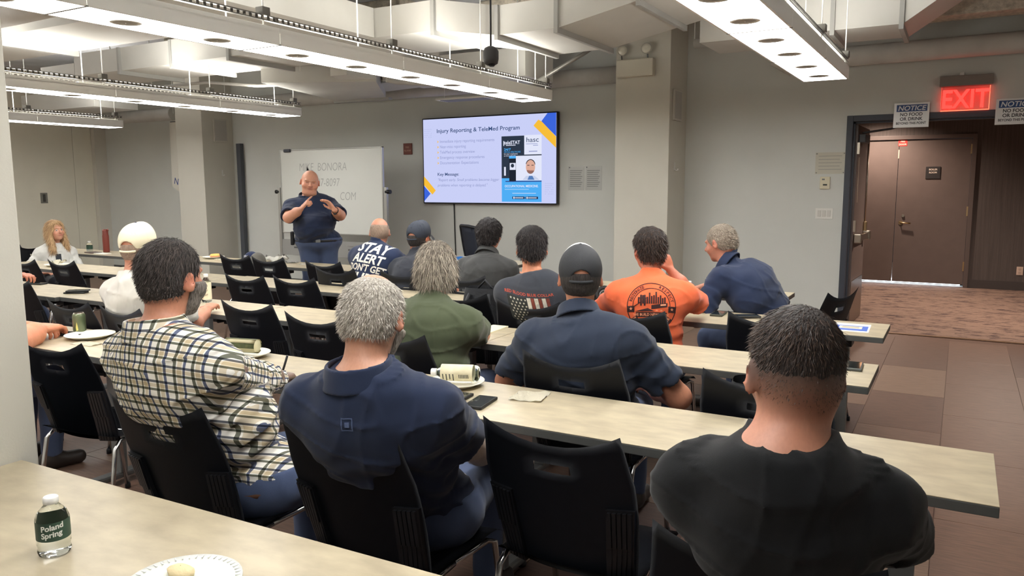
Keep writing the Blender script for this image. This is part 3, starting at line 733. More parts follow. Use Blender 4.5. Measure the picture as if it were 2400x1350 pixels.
def skin_mat():
    m = bpy.data.materials.new('skin'); m.use_nodes = True; nt = m.node_tree; b = nt.nodes['Principled BSDF']
    a = nt.nodes.new('ShaderNodeAttribute'); a.attribute_name = 'Col'
    n = nt.nodes.new('ShaderNodeTexNoise'); n.inputs['Scale'].default_value = 90; n.inputs['Detail'].default_value = 5
    mx = nt.nodes.new('ShaderNodeMix'); mx.data_type = 'RGBA'; mx.blend_type = 'MULTIPLY'; mx.inputs[0].default_value = .25
    nt.links.new(a.outputs['Color'], mx.inputs[6]); nt.links.new(n.outputs[0], mx.inputs[7]); nt.links.new(mx.outputs[2], b.inputs['Base Color'])
    b.inputs['Roughness'].default_value = .5; b.inputs['Subsurface Weight'].default_value = .12; b.inputs['Subsurface Radius'].default_value = (.01, .004, .002); b.inputs['Subsurface Scale'].default_value = .6
    bp = nt.nodes.new('ShaderNodeBump'); bp.inputs['Strength'].default_value = .12; bp.inputs['Distance'].default_value = .004
    nt.links.new(n.outputs[0], bp.inputs['Height']); nt.links.new(bp.outputs[0], b.inputs['Normal'])
    return m
SKIN = skin_mat()
def cloth(name, rgb, knit=700, rough=.9, b=.12):
    return mat('cloth_'+name, rgb, rough, var=.06, vscale=12, bump=b, bscale=knit, spec=.15, sheen=.15)
DENIM = cloth('denim', (72, 84, 112), 500); DARKPANTS = cloth('dark_trousers', (52, 54, 62)); SHOE = mat('shoe_leather', (45, 38, 34), .5)
def hair_mat(name, c1, c2):
    return mat('hair_'+name, c1, .55, var2=c2, vscale=14, bump=.9, bscale=16, stretch=(14, 14, 2.2), spec=.3)

def arm_ik(S_, W_t, pole, l1, l2):
    d = W_t-S_; L = np.linalg.norm(d); L2 = min(L, (l1+l2)*.995); u = d/L; W_t = S_ + u*L2
    a = (l1*l1 - l2*l2 + L2*L2)/(2*L2); hgt = math.sqrt(max(1e-6, l1*l1-a*a))
    p = pole - u*(pole@u); return S_ + u*a + unit(p)*hgt, W_t
def hand_prims(W, d, nrm, thumb, curl=25, size=1.0, curls=None, spread=1.0):
    """W wrist, d along the hand, nrm palm normal (fingers curl towards it), thumb = side vector of the thumb"""
    d = unit(d); nrm = unit(nrm - d*(nrm@d)); s = unit(thumb - d*(thumb@d) - nrm*(thumb@nrm)); z = size
    pr = []
    offs = (.030, .011, -.009, -.028); lens = (.070, .078, .072, .056)
    pr.append(('e', W+d*.05*z, A3(.037, .052, .0155)*z, np.stack([s, d, nrm], 1), .012))
    for i in range(4):
        k = W + d*(.092 - .006*abs(i-1.2))*z + s*offs[i]*z
        pr.append(('c', W + d*.02*z + s*offs[i]*.6*z, k, .012*z, .0105*z, .010))
    fg = []
    for i in range(4):
        k = W + d*(.092 - .006*abs(i-1.2))*z + s*offs[i]*z; c = math.radians(curls[i] if curls else curl); ang = c*.7
        dirn = unit(d + s*offs[i]*3.2*spread)
        L = lens[i]*z; chain = []
        for seg, fr, r0, r1 in ((0, .45, .0100, .0092), (1, .30, .0092, .0084), (2, .25, .0084, .0070)):
            dd = dirn*math.cos(ang) + nrm*math.sin(ang); k2 = k + dd*L*fr
            chain.append(('c', k, k2, r0*z, r1*z, .003)); k = k2; ang += c
        fg += [('grp', chain, .0035)]
    t0 = W + d*.022*z + s*.026*z; t1 = t0 + unit(s*.75 + d*.7 + nrm*.25)*.042*z; t2 = t1 + unit(s*.25 + d*.9 + nrm*.4)*.034*z
    tc = math.radians(curls[4] if curls and len(curls) > 4 else 15); t3 = t2 + unit(d*math.cos(tc) + nrm*math.sin(tc) - s*.15)*.024*z
    pr += [('c', t0, t1, .015*z, .0125*z, .010), ('c', t1, t2, .0115*z, .0095*z, .006), ('c', t2, t3, .0095*z, .0075*z, .004)]
    return pr + fg
PEOPLE = []
def strand_mat(name, c1, c2):
    m = mat('strand_'+name, c1, .5, spec=.35); nt = m.node_tree; b = nt.nodes['Principled BSDF']
    a = nt.nodes.new('ShaderNodeAttribute'); a.attribute_name = 'tone'; mx = nt.nodes.new('ShaderNodeMix'); mx.data_type = 'RGBA'
    mx.inputs[6].default_value = lin(c1)+(1,); mx.inputs[7].default_value = lin(c2)+(1,); nt.links.new(a.outputs['Fac'], mx.inputs[0]); nt.links.new(mx.outputs[2], b.inputs['Base Color']); return m
def strands(ho, me, cfg, toq, Mh, hm2, msk=None):
    """fine ribbons growing from the hair surface"""
    n, L, wd, flow, lift = cfg; rs = np.random.RandomState(11); cfg_mask = msk or (lambda q: np.ones(len(q), bool))
    nv = len(me.vertices); co = np.zeros(nv*3, F4); me.vertices.foreach_get('co', co); co = co.reshape(-1, 3); no = np.zeros(nv*3, F4); me.vertices.foreach_get('normal', no); no = no.reshape(-1, 3)
    q = toq(co); ok = np.where(cfg_mask(q))[0]; idx = rs.choice(ok, n); p = co[idx] + rs.normal(size=(n, 3))*.0015; nr = no[idx]; qq = q[idx]
    fl = flow(qq) @ Mh.T; fl = fl/np.maximum(1e-6, np.linalg.norm(fl, axis=1))[:, None]
    d0 = fl + nr*lift + rs.normal(size=(n, 3))*.22; d0 -= nr*np.minimum(0, (d0*nr).sum(1))[:, None]; d0 /= np.linalg.norm(d0, axis=1)[:, None]
    d1 = d0 + fl*.5 + rs.normal(size=(n, 3))*.18; d1 -= nr*np.minimum(0, (d1*nr).sum(1))[:, None]*.8; d1 /= np.linalg.norm(d1, axis=1)[:, None]
    ln = (L(qq) if callable(L) else L)*(.6 + .8*rs.rand(n)); ln = ln[:, None]; sd = np.cross(d0, nr + rs.normal(size=(n, 3))*.5); sd /= np.maximum(1e-6, np.linalg.norm(sd, axis=1))[:, None]
    p = p - nr*.002; m1 = p + d0*ln*.5; e = m1 + d1*ln*.5; w_ = wd*(.7+.6*rs.rand(n))[:, None]
    V = np.stack([p-sd*w_, p+sd*w_, m1-sd*w_*.85, m1+sd*w_*.85, e], 1).reshape(-1, 3); b = np.arange(n)*5
    F = np.concatenate([np.stack([b, b+1, b+3], 1), np.stack([b, b+3, b+2], 1), np.stack([b+2, b+3, b+4], 1)])
    m2 = bpy.data.meshes.new('hair_strands'); m2.vertices.add(len(V)); m2.vertices.foreach_set('co', V.astype(F4).ravel()); m2.loops.add(F.size); m2.loops.foreach_set('vertex_index', F.ravel().astype(np.int32))
    m2.polygons.add(len(F)); m2.polygons.foreach_set('loop_start', np.arange(0, F.size, 3, dtype=np.int32)); m2.update(calc_edges=True)
    a = m2.attributes.new('tone', 'FLOAT', 'POINT'); a.data.foreach_set('value', np.repeat(rs.rand(n), 5).astype(F4)); m2.materials.append(hm2)
    o = link('hair_strands', m2, ho); o['kind'] = 'stuff'; return o
def person(label, pel, yaw, head, top=None, hyaw=0, hpitch=0, hroll=0, skin=(196, 142, 116), sw=.185, fat=1.0, belly=0, slouch=.03, hands=None, poles=None,
           shirt=None, sleeve='short', collar=False, hemz=.50, pants=DENIM, hair=None, capd=None, beard=None, hb=.008, hs=.010, stand=False, curl=(30, 30), hand_n=None,
           legs=True, jaw=1.0, shirtname='shirt', neck=1.0, face=False, nopen=False, fold=1.0, hh=.006, armk=1.0, cut=.62, seatz=.54, handsize=1.0, curls=(None, None), hdir=None, headscale=1.0, arml=1.0, wide=1.0, nlen=1.0, noff=0.0, shd=.092, lips=None, legdir=0):
    T0 = time.time()
    rz = math.radians(yaw); Rw = rotm(yaw)
    root = empty('person', (pel[0], pel[1], 0), rz, label, 'person', 'people in the training room')
    loc = lambda p: Rw.T @ (np.asarray(p, float) - A3(pel[0], pel[1], 0))
    Hc = loc(head); Mh = rotm(hyaw-yaw, hpitch, hroll); hs0 = headscale; hsz = A3(wide, 1, 1)*headscale
    hq = lambda x, y, z: Hc + Mh @ (A3(x, y, z)*hsz)
    HZ = .95 if stand else seatz
    P0 = A3(0, 0, HZ); N = hq(0, -.03, -.10) + A3(noff, -.022, -.082*nlen)
    sp_ = N-P0; P1 = P0 + sp_*.36 + A3(0, -slouch, 0); P2 = P0 + sp_*.73 + A3(0, -slouch*1.0, 0)
    up2 = unit(N-P1); fwd2 = unit(np.cross(up2, A3(1, 0, 0))); 
    M2 = np.stack([A3(1, 0, 0), fwd2, up2], 1); up1 = unit(P2-P0); f1 = unit(np.cross(up1, A3(1, 0, 0))); M1 = np.stack([A3(1, 0, 0), f1, up1], 1)
    L = np.linalg.norm(sp_)/.55; g = fat
    Sh = [N + M2@A3(s*sw, -.005, -shd) for s in (-1, 1)]
    tor = [('e', P0 + A3(0, -.01, .0), A3(.185*g, .145*g, .13), None, .05),
           ('e', P1 + f1*(.02+belly*.5), A3(.165*g, (.118+belly*.6)*g, .18*L), M1, .06),
           ('e', P2, A3((sw-.005)*1.0*min(g, 1.12), .118*g, .19*L), M2, .06)]
    for i, s in enumerate((-1, 1)):
        tor += [('c', Sh[i] - M2@A3(s*.02, 0, 0), P2 + M2@A3(s*.06, -.02, .0), .066*g, .09, .05), ('c', N + M2@A3(s*.035, -.012, -.012), Sh[i] + M2@A3(-s*.02, 0, .018), .045, .046, .045)]
    tor.append(('c', Sh[0], Sh[1], .058, .058, .05))
    Ua, Fa = .30*arml, .265*arml
    arms = []; wr = []; el = []
    for i, s in enumerate((-1, 1)):
        tgt = loc(hands[i]) if hands and hands[i] is not None else A3(s*.13, .40, .775)
        pole = A3(*poles[i]) if poles and poles[i] is not None else A3(s*.55, -.35, -1)
        E_, W_ = arm_ik(Sh[i], tgt, pole, Ua, Fa); el.append(E_); wr.append(W_)
    ra = .052*armk
    upper = [[('c', Sh[i], el[i], ra*1.12, ra*.86, .035)] for i in (0, 1)]
    lower = [[('c', el[i], wr[i]*.65+el[i]*.35, ra*.88, ra*.74, .02), ('c', wr[i]*.65+el[i]*.35, wr[i], ra*.74, .026, .02)] for i in (0, 1)]
    hp = []
    for i, s in enumerate((-1, 1)):
        d = loc(hdir[i]+A3(pel[0], pel[1], 0)) if hdir and hdir[i] is not None else wr[i]-el[i]
        nr = loc(A3(*hand_n[i])+A3(pel[0], pel[1], 0)) if hand_n and hand_n[i] is not None else A3(0, 0, -1)
        th = np.cross(unit(d), unit(nr))*s
        hp.append(hand_prims(wr[i], d, nr, th if True else A3(-s, 0, 0), curl[i], handsize, curls[i]))
    # legs
    kn = []; an = []
    ld = math.radians(legdir)
    for s in (-1, 1):
        if stand: kn.append(A3(s*.11, .01, .50)); an.append(A3(s*.12, -.02, .09))
        else:
            k = A3(s*.13, .43, .50); a = A3(s*.13, .40, .09)
            rot = A3((math.cos(ld), -math.sin(ld), 0), (math.sin(ld), math.cos(ld), 0), (0, 0, 1)); kn.append(rot@k); an.append(rot@a)
    leg = []; feet = []
    for i, s in enumerate((-1, 1)):
        hip = P0 + A3(s*.095, 0, -.02)
        leg += [('c', hip, kn[i], .088*g, .062, .04), ('c', kn[i], an[i], .06, .04, .03)]
        fd = unit((kn[i]-P0)*A3(1, 1, 0)) if not stand else A3(s*.25, 1, 0)
        feet.append([('c', an[i]+A3(0, 0, -.045)-fd*.03, an[i]+A3(0, 0, -.05)+fd*.13, .038, .034, .03), ('c', an[i], an[i]+A3(0, 0, -.04), .042, .04, .03)])
    E = lambda c, r, k, M=Mh: ('e', hq(*c), A3(*r)*hsz, M, k)
    skull = [E((0, -.012, .022), (.077, .098, .094), .02), E((0, -.03, -.02), (.068, .075, .07), .03)]
    j = jaw
    fc = [E((0, .028, -.035), (.063*j, .070, .083), .025), E((0, .03, -.078), (.050*j, .056, .038*j), .02), E((0, .070, -.098), (.022*j, .020, .018), .02),
          ('c', hq(0, .096, .006), hq(0, .117, -.026), .008*hs0, .0145*hs0, .010), E((-.0125, .104, -.030), (.009, .010, .008), .006), E((.0125, .104, -.030), (.009, .010, .008), .006),
          E((0, .080, .024), (.052, .018, .013), .015), E((-.04*j, .062, -.034), (.026, .028, .026), .02), E((.04*j, .062, -.034), (.026, .028, .026), .02),
          ('sub', hq(-.031, .101, .003), A3(.017, .012, .011)*hsz, Mh, .010), ('sub', hq(.031, .101, .003), A3(.017, .012, .011)*hsz, Mh, .010),
          E((0, .094, -.0535), (.024, .009, .0065), .006), E((0, .093, -.0645), (.022, .009, .0065), .006)]
    if j > 1.1: fc.append(E((0, .035, -.11), (.058*j, .055, .035), .03))
    for s in (-1, 1):
        Me = Mh @ rotm(s*-28, 0, s*-8)
        fc += [('e', hq(s*.083, -.010, -.010), A3(.0085, .021, .034)*hsz, Me, .006), ('sub', hq(s*.094, -.002, -.006), A3(.006, .011, .018)*hsz, Me, .004)]
    nk = [('c', hq(0, -.022, -.05), N + A3(0, 0, -.02), .054*neck*hs0, .064*neck, .03)]
    bodyp = tor + ([x for x in leg] + [('grp', f, .02) for f in feet] if legs else []) + upper[0] + upper[1] + lower[0] + lower[1] + [('grp', hp[0], .012), ('grp', hp[1], .012)] + nk
    headp = skull + fc
    def fbody(P): return smin(ev(P, bodyp), ev(P, headp), .022)
    lo, hi = bounds(bodyp+headp, .03)
    me, V = surface(fbody, lo, hi, hb, 'body', SKIN)
    # skin colouring
    base = np.array(lin(skin)); c = np.tile(np.append(base, 1.0), (len(V), 1)); q = (V-Hc)@Mh/hsz
    def blend(mask, col):
        mask = np.clip(mask, 0, 1)[:, None]; c[:, :3] = c[:, :3]*(1-mask) + np.array(lin(col))*mask
    red = tuple(min(255, x*f) for x, f in zip(skin, (1.0, .80, .76)))
    blend(np.exp(-((np.abs(q[:, 0])-.085)/.012)**2 - (q[:, 2]/.04)**2)*.55, red)
    blend(np.exp(-((np.abs(q[:, 0])-.045)/.02)**2 - ((q[:, 1]-.075)/.03)**2 - ((q[:, 2]+.03)/.025)**2)*.45, red)
    blend(np.exp(-(q[:, 0]/.015)**2 - ((q[:, 1]-.115)/.02)**2 - ((q[:, 2]+.025)/.016)**2)*.4, red)
    blend(np.exp(-(q[:, 0]/.022)**4 - ((q[:, 2]+.059)/.010)**4)*(q[:, 1] > .08)*.75, lips or (170, 92, 84))
    for f in beard or []: blend(f[0](q), f[1])
    setcol(me, 'Col', c); b_o = link('body', me, root)
    if face:
        for s in (-1, 1):
            eb = MB(); eb.lathe([(.0001, -.0115)]+[(.0115*math.cos(a), .0115*math.sin(a)) for a in np.linspace(-1.3, 1.3, 9)]+[(.0001, .0115)], 14, caps=False)
            eo = eb.build('eye', mat('eye_white', (225, 218, 210), .2), root); p = hq(s*.031, .0825, .003); eo.location = p
            io = MB().lathe([(.0001, .0), (.0055, -.001), (.006, -.003)], 12, caps=False).build('iris', mat('iris_brown', (62, 48, 40), .15), eo)
            fq = Matrix([[*Mh[0]], [*Mh[1]], [*Mh[2]]]) @ Matrix.Rotation(-PI/2, 3, 'X')
            io.matrix_local = Matrix.Translation(Vector(Mh@A3(face if isinstance(face, float) else 0, .0118, 0)*1.0)) @ fq.to_4x4()
            MB().tube([hq(s*x, y, z) for x, y, z in ((.014, .098, .021), (.03, .098, .027), (.048, .088, .022))], [.003, .0035, .002], 6).build('eyebrow', hair_mat('brow', (110, 84, 62), (90, 66, 50)) if not hair or 'brow' not in hair else hair['brow'], root)
    # shirt
    if shirt:
        sl = []
        for i in (0, 1):
            if sleeve == 'short':
                e_ = Sh[i] + (el[i]-Sh[i])*cut; sl.append([('c', Sh[i], e_, ra*1.22+.006, ra*1.12+.017, .04)])
            else: sl.append([('c', Sh[i], el[i], ra*1.16+.004, ra*.95+.008, .04), ('c', el[i], wr[i]*.93+el[i]*.07, ra*.95+.008, .040, .02)])
        sh_t = tor + nk
        nd = unit(up2 + fwd2*(.38 if not collar else .25))
        def fshirt(P):
            dt = smin(ev(P, sh_t), ev(P, skull), .022) - .012
            d = dt
            for i in (0, 1):
                a = ev(P, sl[i])
                if sleeve == 'short':
                    ax = unit(el[i]-Sh[i]); e_ = Sh[i] + (el[i]-Sh[i])*cut; a = smax(a, (P-e_)@ax - .002, .006)
                    a = smax(a, -(cap(P, e_+ax*.004, e_+ax*.06, ra*1.0+.008, ra*1.0+.008)), .004)
                d = smin(d, a, .035)
            d = smax(d, (P-N)@nd - (.050 if not collar else .052), .006)
            d = smax(d, (P-N)@up2 - .072, .004)
            d = smax(d, hemz - P[:, 2], .01)
            ff = wob(P*A3(.55, .9, 1.5), 34, 2, 5)*.0042 + np.sin(P[:, 2]*62 + 9*wob(P, 7, 8, 4) + P[:, 0]*26*np.sign(P[:, 0]))*.0030*np.clip((N[2]-.14-P[:, 2])/.12, 0, 1)
            ff = ff + .0042*np.exp(-(wob(P*A3(.6, .5, 1.7), 17, 12, 5)/.085)**2) + .0032*np.exp(-(wob(P*A3(1.3, .6, 1.0), 15, 17, 5)/.07)**2) - .002
            for i in (0, 1):   # wrinkles gathering at the armpits
                ap = Sh[i] + (el[i]-Sh[i])*.35; r_ = np.sqrt(((P-ap)**2).sum(1)); ff = ff + np.sin((P[:, 2]*.8 - np.abs(P[:, 0])*.8)*95)*.0045*np.exp(-(r_/.10)**2)
            return d - ff*fold
        lo, hi = bounds(sh_t+sl[0]+sl[1], .03); hi[2] = min(hi[2], N[2]+.15); lo[2] = max(lo[2], hemz-.03)
        me, V = surface(fshirt, lo, hi, hs, shirtname, shirt)
        # cloth coordinates for printed patterns
        dt = ev(V, sh_t); cu = np.stack([V[:, 0], V[:, 2] + .35*V[:, 1], V[:, 1]], 1)
        for i, s in enumerate((-1, 1)):
            da = ev(V, upper[i]+lower[i]); mk = (da < dt - .004)
            for a_, b_, t_off in ((Sh[i], el[i], 0), (el[i], wr[i], Ua)):
                ax = unit(b_-a_); t = (V-a_)@ax; near = mk & (cap(V, a_, b_, ra, ra) <= da + .02)
                e1 = unit(np.cross(ax, A3(.3, .1, 1))); e2 = np.cross(ax, e1); w_ = V-a_; an_ = np.arctan2(w_@e2, w_@e1)
                cu[near] = np.stack([an_*ra*1.1, t + t_off, t*0], 1)[near]
        setcol(me, 'cloth', cu, 'FLOAT_VECTOR')
        so = link(shirtname, me, root)
        if collar:
            ax = unit(nd + A3(0, .02, 0)); e1 = A3(1, 0, 0); e1 = unit(e1 - ax*(e1@ax)); e2 = np.cross(ax, e1)
            def fcol(P):
                w_ = P-N-ax*.022; t = w_@ax + w_@e2*.12; x, y = w_@e1, w_@e2+.004; rho = np.sqrt(x*x + (y*.94)**2)
                d = np.abs(rho - (.094*neck - t*.34)) - .005
                d = smax(d, t-.044, .004); d = smax(d, -.022-t + .0*x, .004)
                return smax(d, .022 + (y-.05)*2.2*0 + (np.where(y > .02, .03-np.abs(x)*.9, -.05)) - .022, .004)
            mc, Vc = surface(fcol, N-.13, N+.13, min(hs, .0055), 'collar', shirt); setcol(mc, 'cloth', np.stack([Vc[:, 0], Vc[:, 2]+.01, Vc[:, 1]], 1), 'FLOAT_VECTOR'); link('collar', mc, so)
    # trousers, shoes
    if legs:
        lp = [('e', P0 + A3(0, -.01, -.0), A3(.19*g, .15*g, .135), None, .05)] + leg
        def fleg(P):
            d = ev(P, lp) - .012 - wob(P, 40, 5, 5)*.004
            return smax(smax(d, P[:, 2]-(HZ+.06 if not stand else HZ+.03), .01), .075-P[:, 2], .01)
        lo, hi = bounds(lp, .03); me, _ = surface(fleg, lo, hi, max(hs, .011), 'trousers', pants); tro = link('trousers', me, root)
        for f in feet:
            lo, hi = bounds(f, .02); me, _ = surface(lambda P: smax(ev(P, f)-.006, .001-P[:, 2], .004), lo, hi, .012, 'shoe', SHOE); link('shoe', me, root)
    # hair
    if hair:
        th, fn, hm = hair['t'], hair['f'], hair['m']; hext = hair.get('extra', lambda q: [])
        def fhair(P):
            q = (P-Hc)@Mh/hsz; d = ev(P, skull + fc[:1]*0)
            az = np.arctan2(q[:, 0], -q[:, 1]); st = np.sin(az*hair.get('fr', 34) + 2.5*wob(q, 60, 1, 4))*.5 + wob(q*A3(1, 1, .6), 190, 6, 5)
            d = d - th(q) - st*hair.get('amp', .002)
            x = hext(q)
            if x is not None and len(x): d = smin(d, x - st*hair.get('amp', .002)*1.5, .02)
            return smax(d, fn(q), .006)
        ext = hair.get('ext', .06); me, _ = surface(fhair, Hc-.135*hsz-A3(0, 0, ext), Hc+.135*hsz+A3(0, 0, .03), hh, 'hair', hm); ho = link('hair', me, root)
        if 'st' in hair: strands(ho, me, hair['st'], lambda V: (V-Hc)@Mh/hsz, Mh, hm2=hair['sm'], msk=hair.get('mask'))
    if beard and beard[0][2:]:
        bf, bm_ = beard[0][2], beard[0][3]
        def fb(P): q = (P-Hc)@Mh/hsz; return smax(ev(P, headp) - .006 - wob(q, 240, 3, 5)*.003, bf(q), .006)
        me, _ = surface(fb, Hc-.15, Hc+.14, hh, 'beard', bm_); link('beard', me, root)
    if capd:
        cm_ = capd['m']; tilt = math.radians(capd.get('tilt', 8)); zc = capd.get('z', .012)
        cy_ = math.cos(tilt); sy_ = math.sin(tilt)
        def crown(P):
            q = (P-Hc)@Mh/hsz; zz = q[:, 2]*cy_ + q[:, 1]*-sy_*-1*0 + q[:, 2]*0; zl = q[:, 2] - q[:, 1]*math.tan(tilt) - zc
            d = smin(ell(q, A3(0, -.010, .030), A3(.089, .111, .104)), ell(q, A3(0, .045, .052), A3(.066, .058, .084)), .03); d = np.abs(d + .004) - .0045
            seam = np.abs(np.sin(3*np.arctan2(q[:, 0], q[:, 1])))
            d = d + .0012*np.exp(-(seam/.06)**2)
            d = smax(d, -zl, .003)
            hole = np.sqrt(q[:, 0]**2 + ((q[:, 2]-zc-.022+.02)*1.0)**2) - .040
            hole = smax(hole, q[:, 1]+.03, .003)
            return smax(d, -hole, .003)*hs0
        me, V = surface(crown, Hc-.14*hsz, Hc+.16*hsz, .0045 if hb < .0078 else .006, 'cap', cm_); co = link('cap', me, root)
        if capd.get('front'):
            me.materials.append(capd['front']); q = (V-Hc)@Mh; pl = np.zeros(len(me.polygons)*4, np.int32); me.loops.foreach_get('vertex_index', pl); pf = (q[pl.reshape(-1, 4)].mean(1)[:, 1] > .0).astype(np.int32); me.polygons.foreach_set('material_index', pf)
        me = MB().grid(lambda i, j: tuple(hq(*(lambda a, r: (math.sin(a)*(.083+.012*r), .018+math.cos(a)*(.075+.078*r) if True else 0, zc+.012+ .018*math.cos(a) - .030*r*r - .02*abs(math.sin(a))*r))((i/12-.5)*2.5, j/4))), 12, 4, .004).mesh('brim', capd.get('brim', cm_)); link('brim', me, co)
        me = MB().tube([hq(math.sin(a)*.087, -.010-math.cos(a)*.108, zc-math.cos(a)*.108*math.tan(tilt)*1.0+.006) for a in np.linspace(-.55, .55, 9)], .0065, 6).mesh('strap', capd.get('strap', cm_)); link('strap', me, co)
        MB().lathe([(.001, .006), (.006, .004), (.008, 0)], 10, caps=False).build('button', capd.get('button', cm_), co, hq(0, -.010, .1325))
    PEOPLE.append((root, time.time()-T0))
    info = dict(root=root, shirt=so if shirt else None, N=N, P0=P0, P1=P1, P2=P2, Sh=Sh, M2=M2, wr=wr, el=el, hq=hq, Mh=Mh, body=b_o, f1=f1, M1=M1)
    return info
# hair regions in head coordinates (x right, y forward, z up): negative inside
def region(front=.0, nape=-.075, top=True, side=-.045):
    def fn(q):
        f = q[:, 1] - (.030 + front + .72*np.maximum(q[:, 2], 0) + .25*np.minimum(q[:, 2], 0))
        low = np.where(q[:, 1] < -.035, nape, np.where(q[:, 1] < .0, nape + (q[:, 1]+.035)/.035*(side-nape+.03), side+.03))
        return np.maximum(f, low - q[:, 2])
    return fn

# flat prints laid onto the curved back of a shirt
def flat_mesh(polys=(), texts=()):
    """polys: lists of 2D points; texts: (string, size, x, y, rot, kwargs)"""
    bm = bmesh.new()
    for pts in polys:
        try: bm.faces.new([bm.verts.new((x, y, 0)) for x, y in pts])
        except ValueError: pass
    for s, size, x, y, r, kw in texts:
        me = text_mesh(s, size, sharp=2, **kw); c, sn = math.cos(r), math.sin(r); t = bmesh.new(); t.from_mesh(me); vs = {}
        for v in t.verts: vs[v.index] = bm.verts.new((x + v.co.x*c - v.co.y*sn, y + v.co.x*sn + v.co.y*c, 0))
        for f in t.faces:
            try: bm.faces.new([vs[v.index] for v in f.verts])
            except ValueError: pass
        t.free(); bpy.data.meshes.remove(me)
    return bm
def print_on(info, bm, org, m, name, roll=0, az=0, maxe=.014, off=.0022, wrap=0):
    """projects a 2D print onto the back of a shirt; org = centre (x, z) in body coordinates"""
    bmesh.ops.triangulate(bm, faces=bm.faces)
    for _ in range(5):
        es = [e for e in bm.edges if e.calc_length() > maxe]
        if not es: break
        bmesh.ops.subdivide_edges(bm, edges=es, cuts=1); bmesh.ops.triangulate(bm, faces=[f for f in bm.faces if len(f.verts) > 3])
    sm = info['shirt'].data; tree = BVHTree.FromPolygons([v.co.copy() for v in sm.vertices], [tuple(p.vertices) for p in sm.polygons])
    up = Vector(info['M2'][:, 2]); fw = Vector(info['M2'][:, 1]); rt = Vector((1, 0, 0))
    rt, fw = (rt*math.cos(az) + fw*math.sin(az)), (fw*math.cos(az) - rt*math.sin(az))
    c, sn = math.cos(roll), math.sin(roll); bad = []
    O = Vector(info['N'] + info['M2'][:, 2]*((org[1]-info['N'][2])/info['M2'][2, 2])); O.x += org[0]
    for v in bm.verts:
        a, b = v.co.x*c - v.co.y*sn, v.co.x*sn + v.co.y*c
        o = O + rt*a + up*b; h = tree.ray_cast(o - fw*.6, fw)
        if h[0] is None: bad.append(v); v.co = o
        else: v.co = h[0] - fw*off + h[1]*0
    bmesh.ops.delete(bm, geom=bad, context='VERTS')
    me = bpy.data.meshes.new(name); bm.to_mesh(me); bm.free(); me.materials.append(m)
    return link(name, me, info['shirt'])
def arc_text(s, size, R_, a0, a1, inward=False, **kw):
    """characters along a circle from angle a0 to a1"""
    out = []
    for i, ch in enumerate(s):
        if ch == ' ': continue
        a = a0 + (a1-a0)*i/(len(s)-1)
        out.append((ch, size, R_*math.cos(a), R_*math.sin(a), a - PI/2 if not inward else a + PI/2, dict(kw, align='CENTER')))
    return out
def circ(r0, r1, a0=0, a1=2*PI, n=40, c=(0, 0)):
    A = [a0 + (a1-a0)*k/n for k in range(n+1)]
    return [[(c[0]+r0*math.cos(A[k]), c[1]+r0*math.sin(A[k])), (c[0]+r1*math.cos(A[k]), c[1]+r1*math.sin(A[k])), (c[0]+r1*math.cos(A[k+1]), c[1]+r1*math.sin(A[k+1])), (c[0]+r0*math.cos(A[k+1]), c[1]+r0*math.sin(A[k+1]))] for k in range(n)]
def rect(x0, y0, x1, y1): return [(x0, y0), (x1, y0), (x1, y1), (x0, y1)]
def star(x, y, r): return [(x + (r if k % 2 == 0 else r*.42)*math.sin(k*PI/5), y + (r if k % 2 == 0 else r*.42)*math.cos(k*PI/5)) for k in range(10)]
# ------------------------------------------------------------------ the people in the photograph
HB_GREY = hair_mat('silver', (206, 200, 188), (124, 116, 106)); HB_DARK = hair_mat('dark_brown', (62, 53, 49), (36, 32, 32)); HB_BLACK = hair_mat('near_black', (50, 46, 47), (27, 26, 30))
HB_BROWN = hair_mat('brown_grey', (74, 68, 65), (42, 39, 40)); HB_SHAG = hair_mat('shaggy_grey', (176, 166, 152), (84, 76, 70)); HB_BLOND = hair_mat('blonde', (226, 194, 148), (156, 118, 82))
HB_GP = hair_mat('grey_side', (212, 202, 184), (146, 136, 122)); HB_STUB = hair_mat('stubble', (172, 148, 130), (142, 120, 104))
SM_GREY = strand_mat('silver', (238, 232, 220), (120, 112, 104)); SM_DARK = strand_mat('dark', (92, 72, 60), (34, 28, 27)); SM_BROWN = strand_mat('brown', (96, 86, 80), (38, 34, 35)); SM_SHAG = strand_mat('shag', (226, 214, 194), (78, 68, 62)); SM_BLOND = strand_mat('blond', (236, 204, 156), (140, 100, 66)); SM_BLK = strand_mat('black', (78, 70, 68), (24, 23, 26))
down = lambda q: np.stack([q[:, 0]*1.5, -.5+0*q[:, 0], -1.2 + 0*q[:, 0]], 1)
fwdf = lambda q: np.stack([q[:, 0]*.8 + .25, .8+0*q[:, 0], .15 - 2.5*np.maximum(0, .09-q[:, 2])], 1)
whorl = lambda q: np.stack([q[:, 0]*8 - .2, (q[:, 1]+.05)*8, -.9 - 6*np.maximum(0, .08-q[:, 2])], 1)
flat = lambda t: (lambda q: t + 0*q[:, 0])
thin = lambda t, z0=.08: (lambda q: t*(1 - np.clip((q[:, 2]-z0)/.03, 0, 1)*1.2))
scalp = lambda f, col, a=.7: (lambda q: np.clip(-f(q)/.012, 0, 1)*a, col)
bz = lambda q: np.maximum(np.maximum(q[:, 2]+.028, .015-q[:, 1]), -.14-q[:, 2])
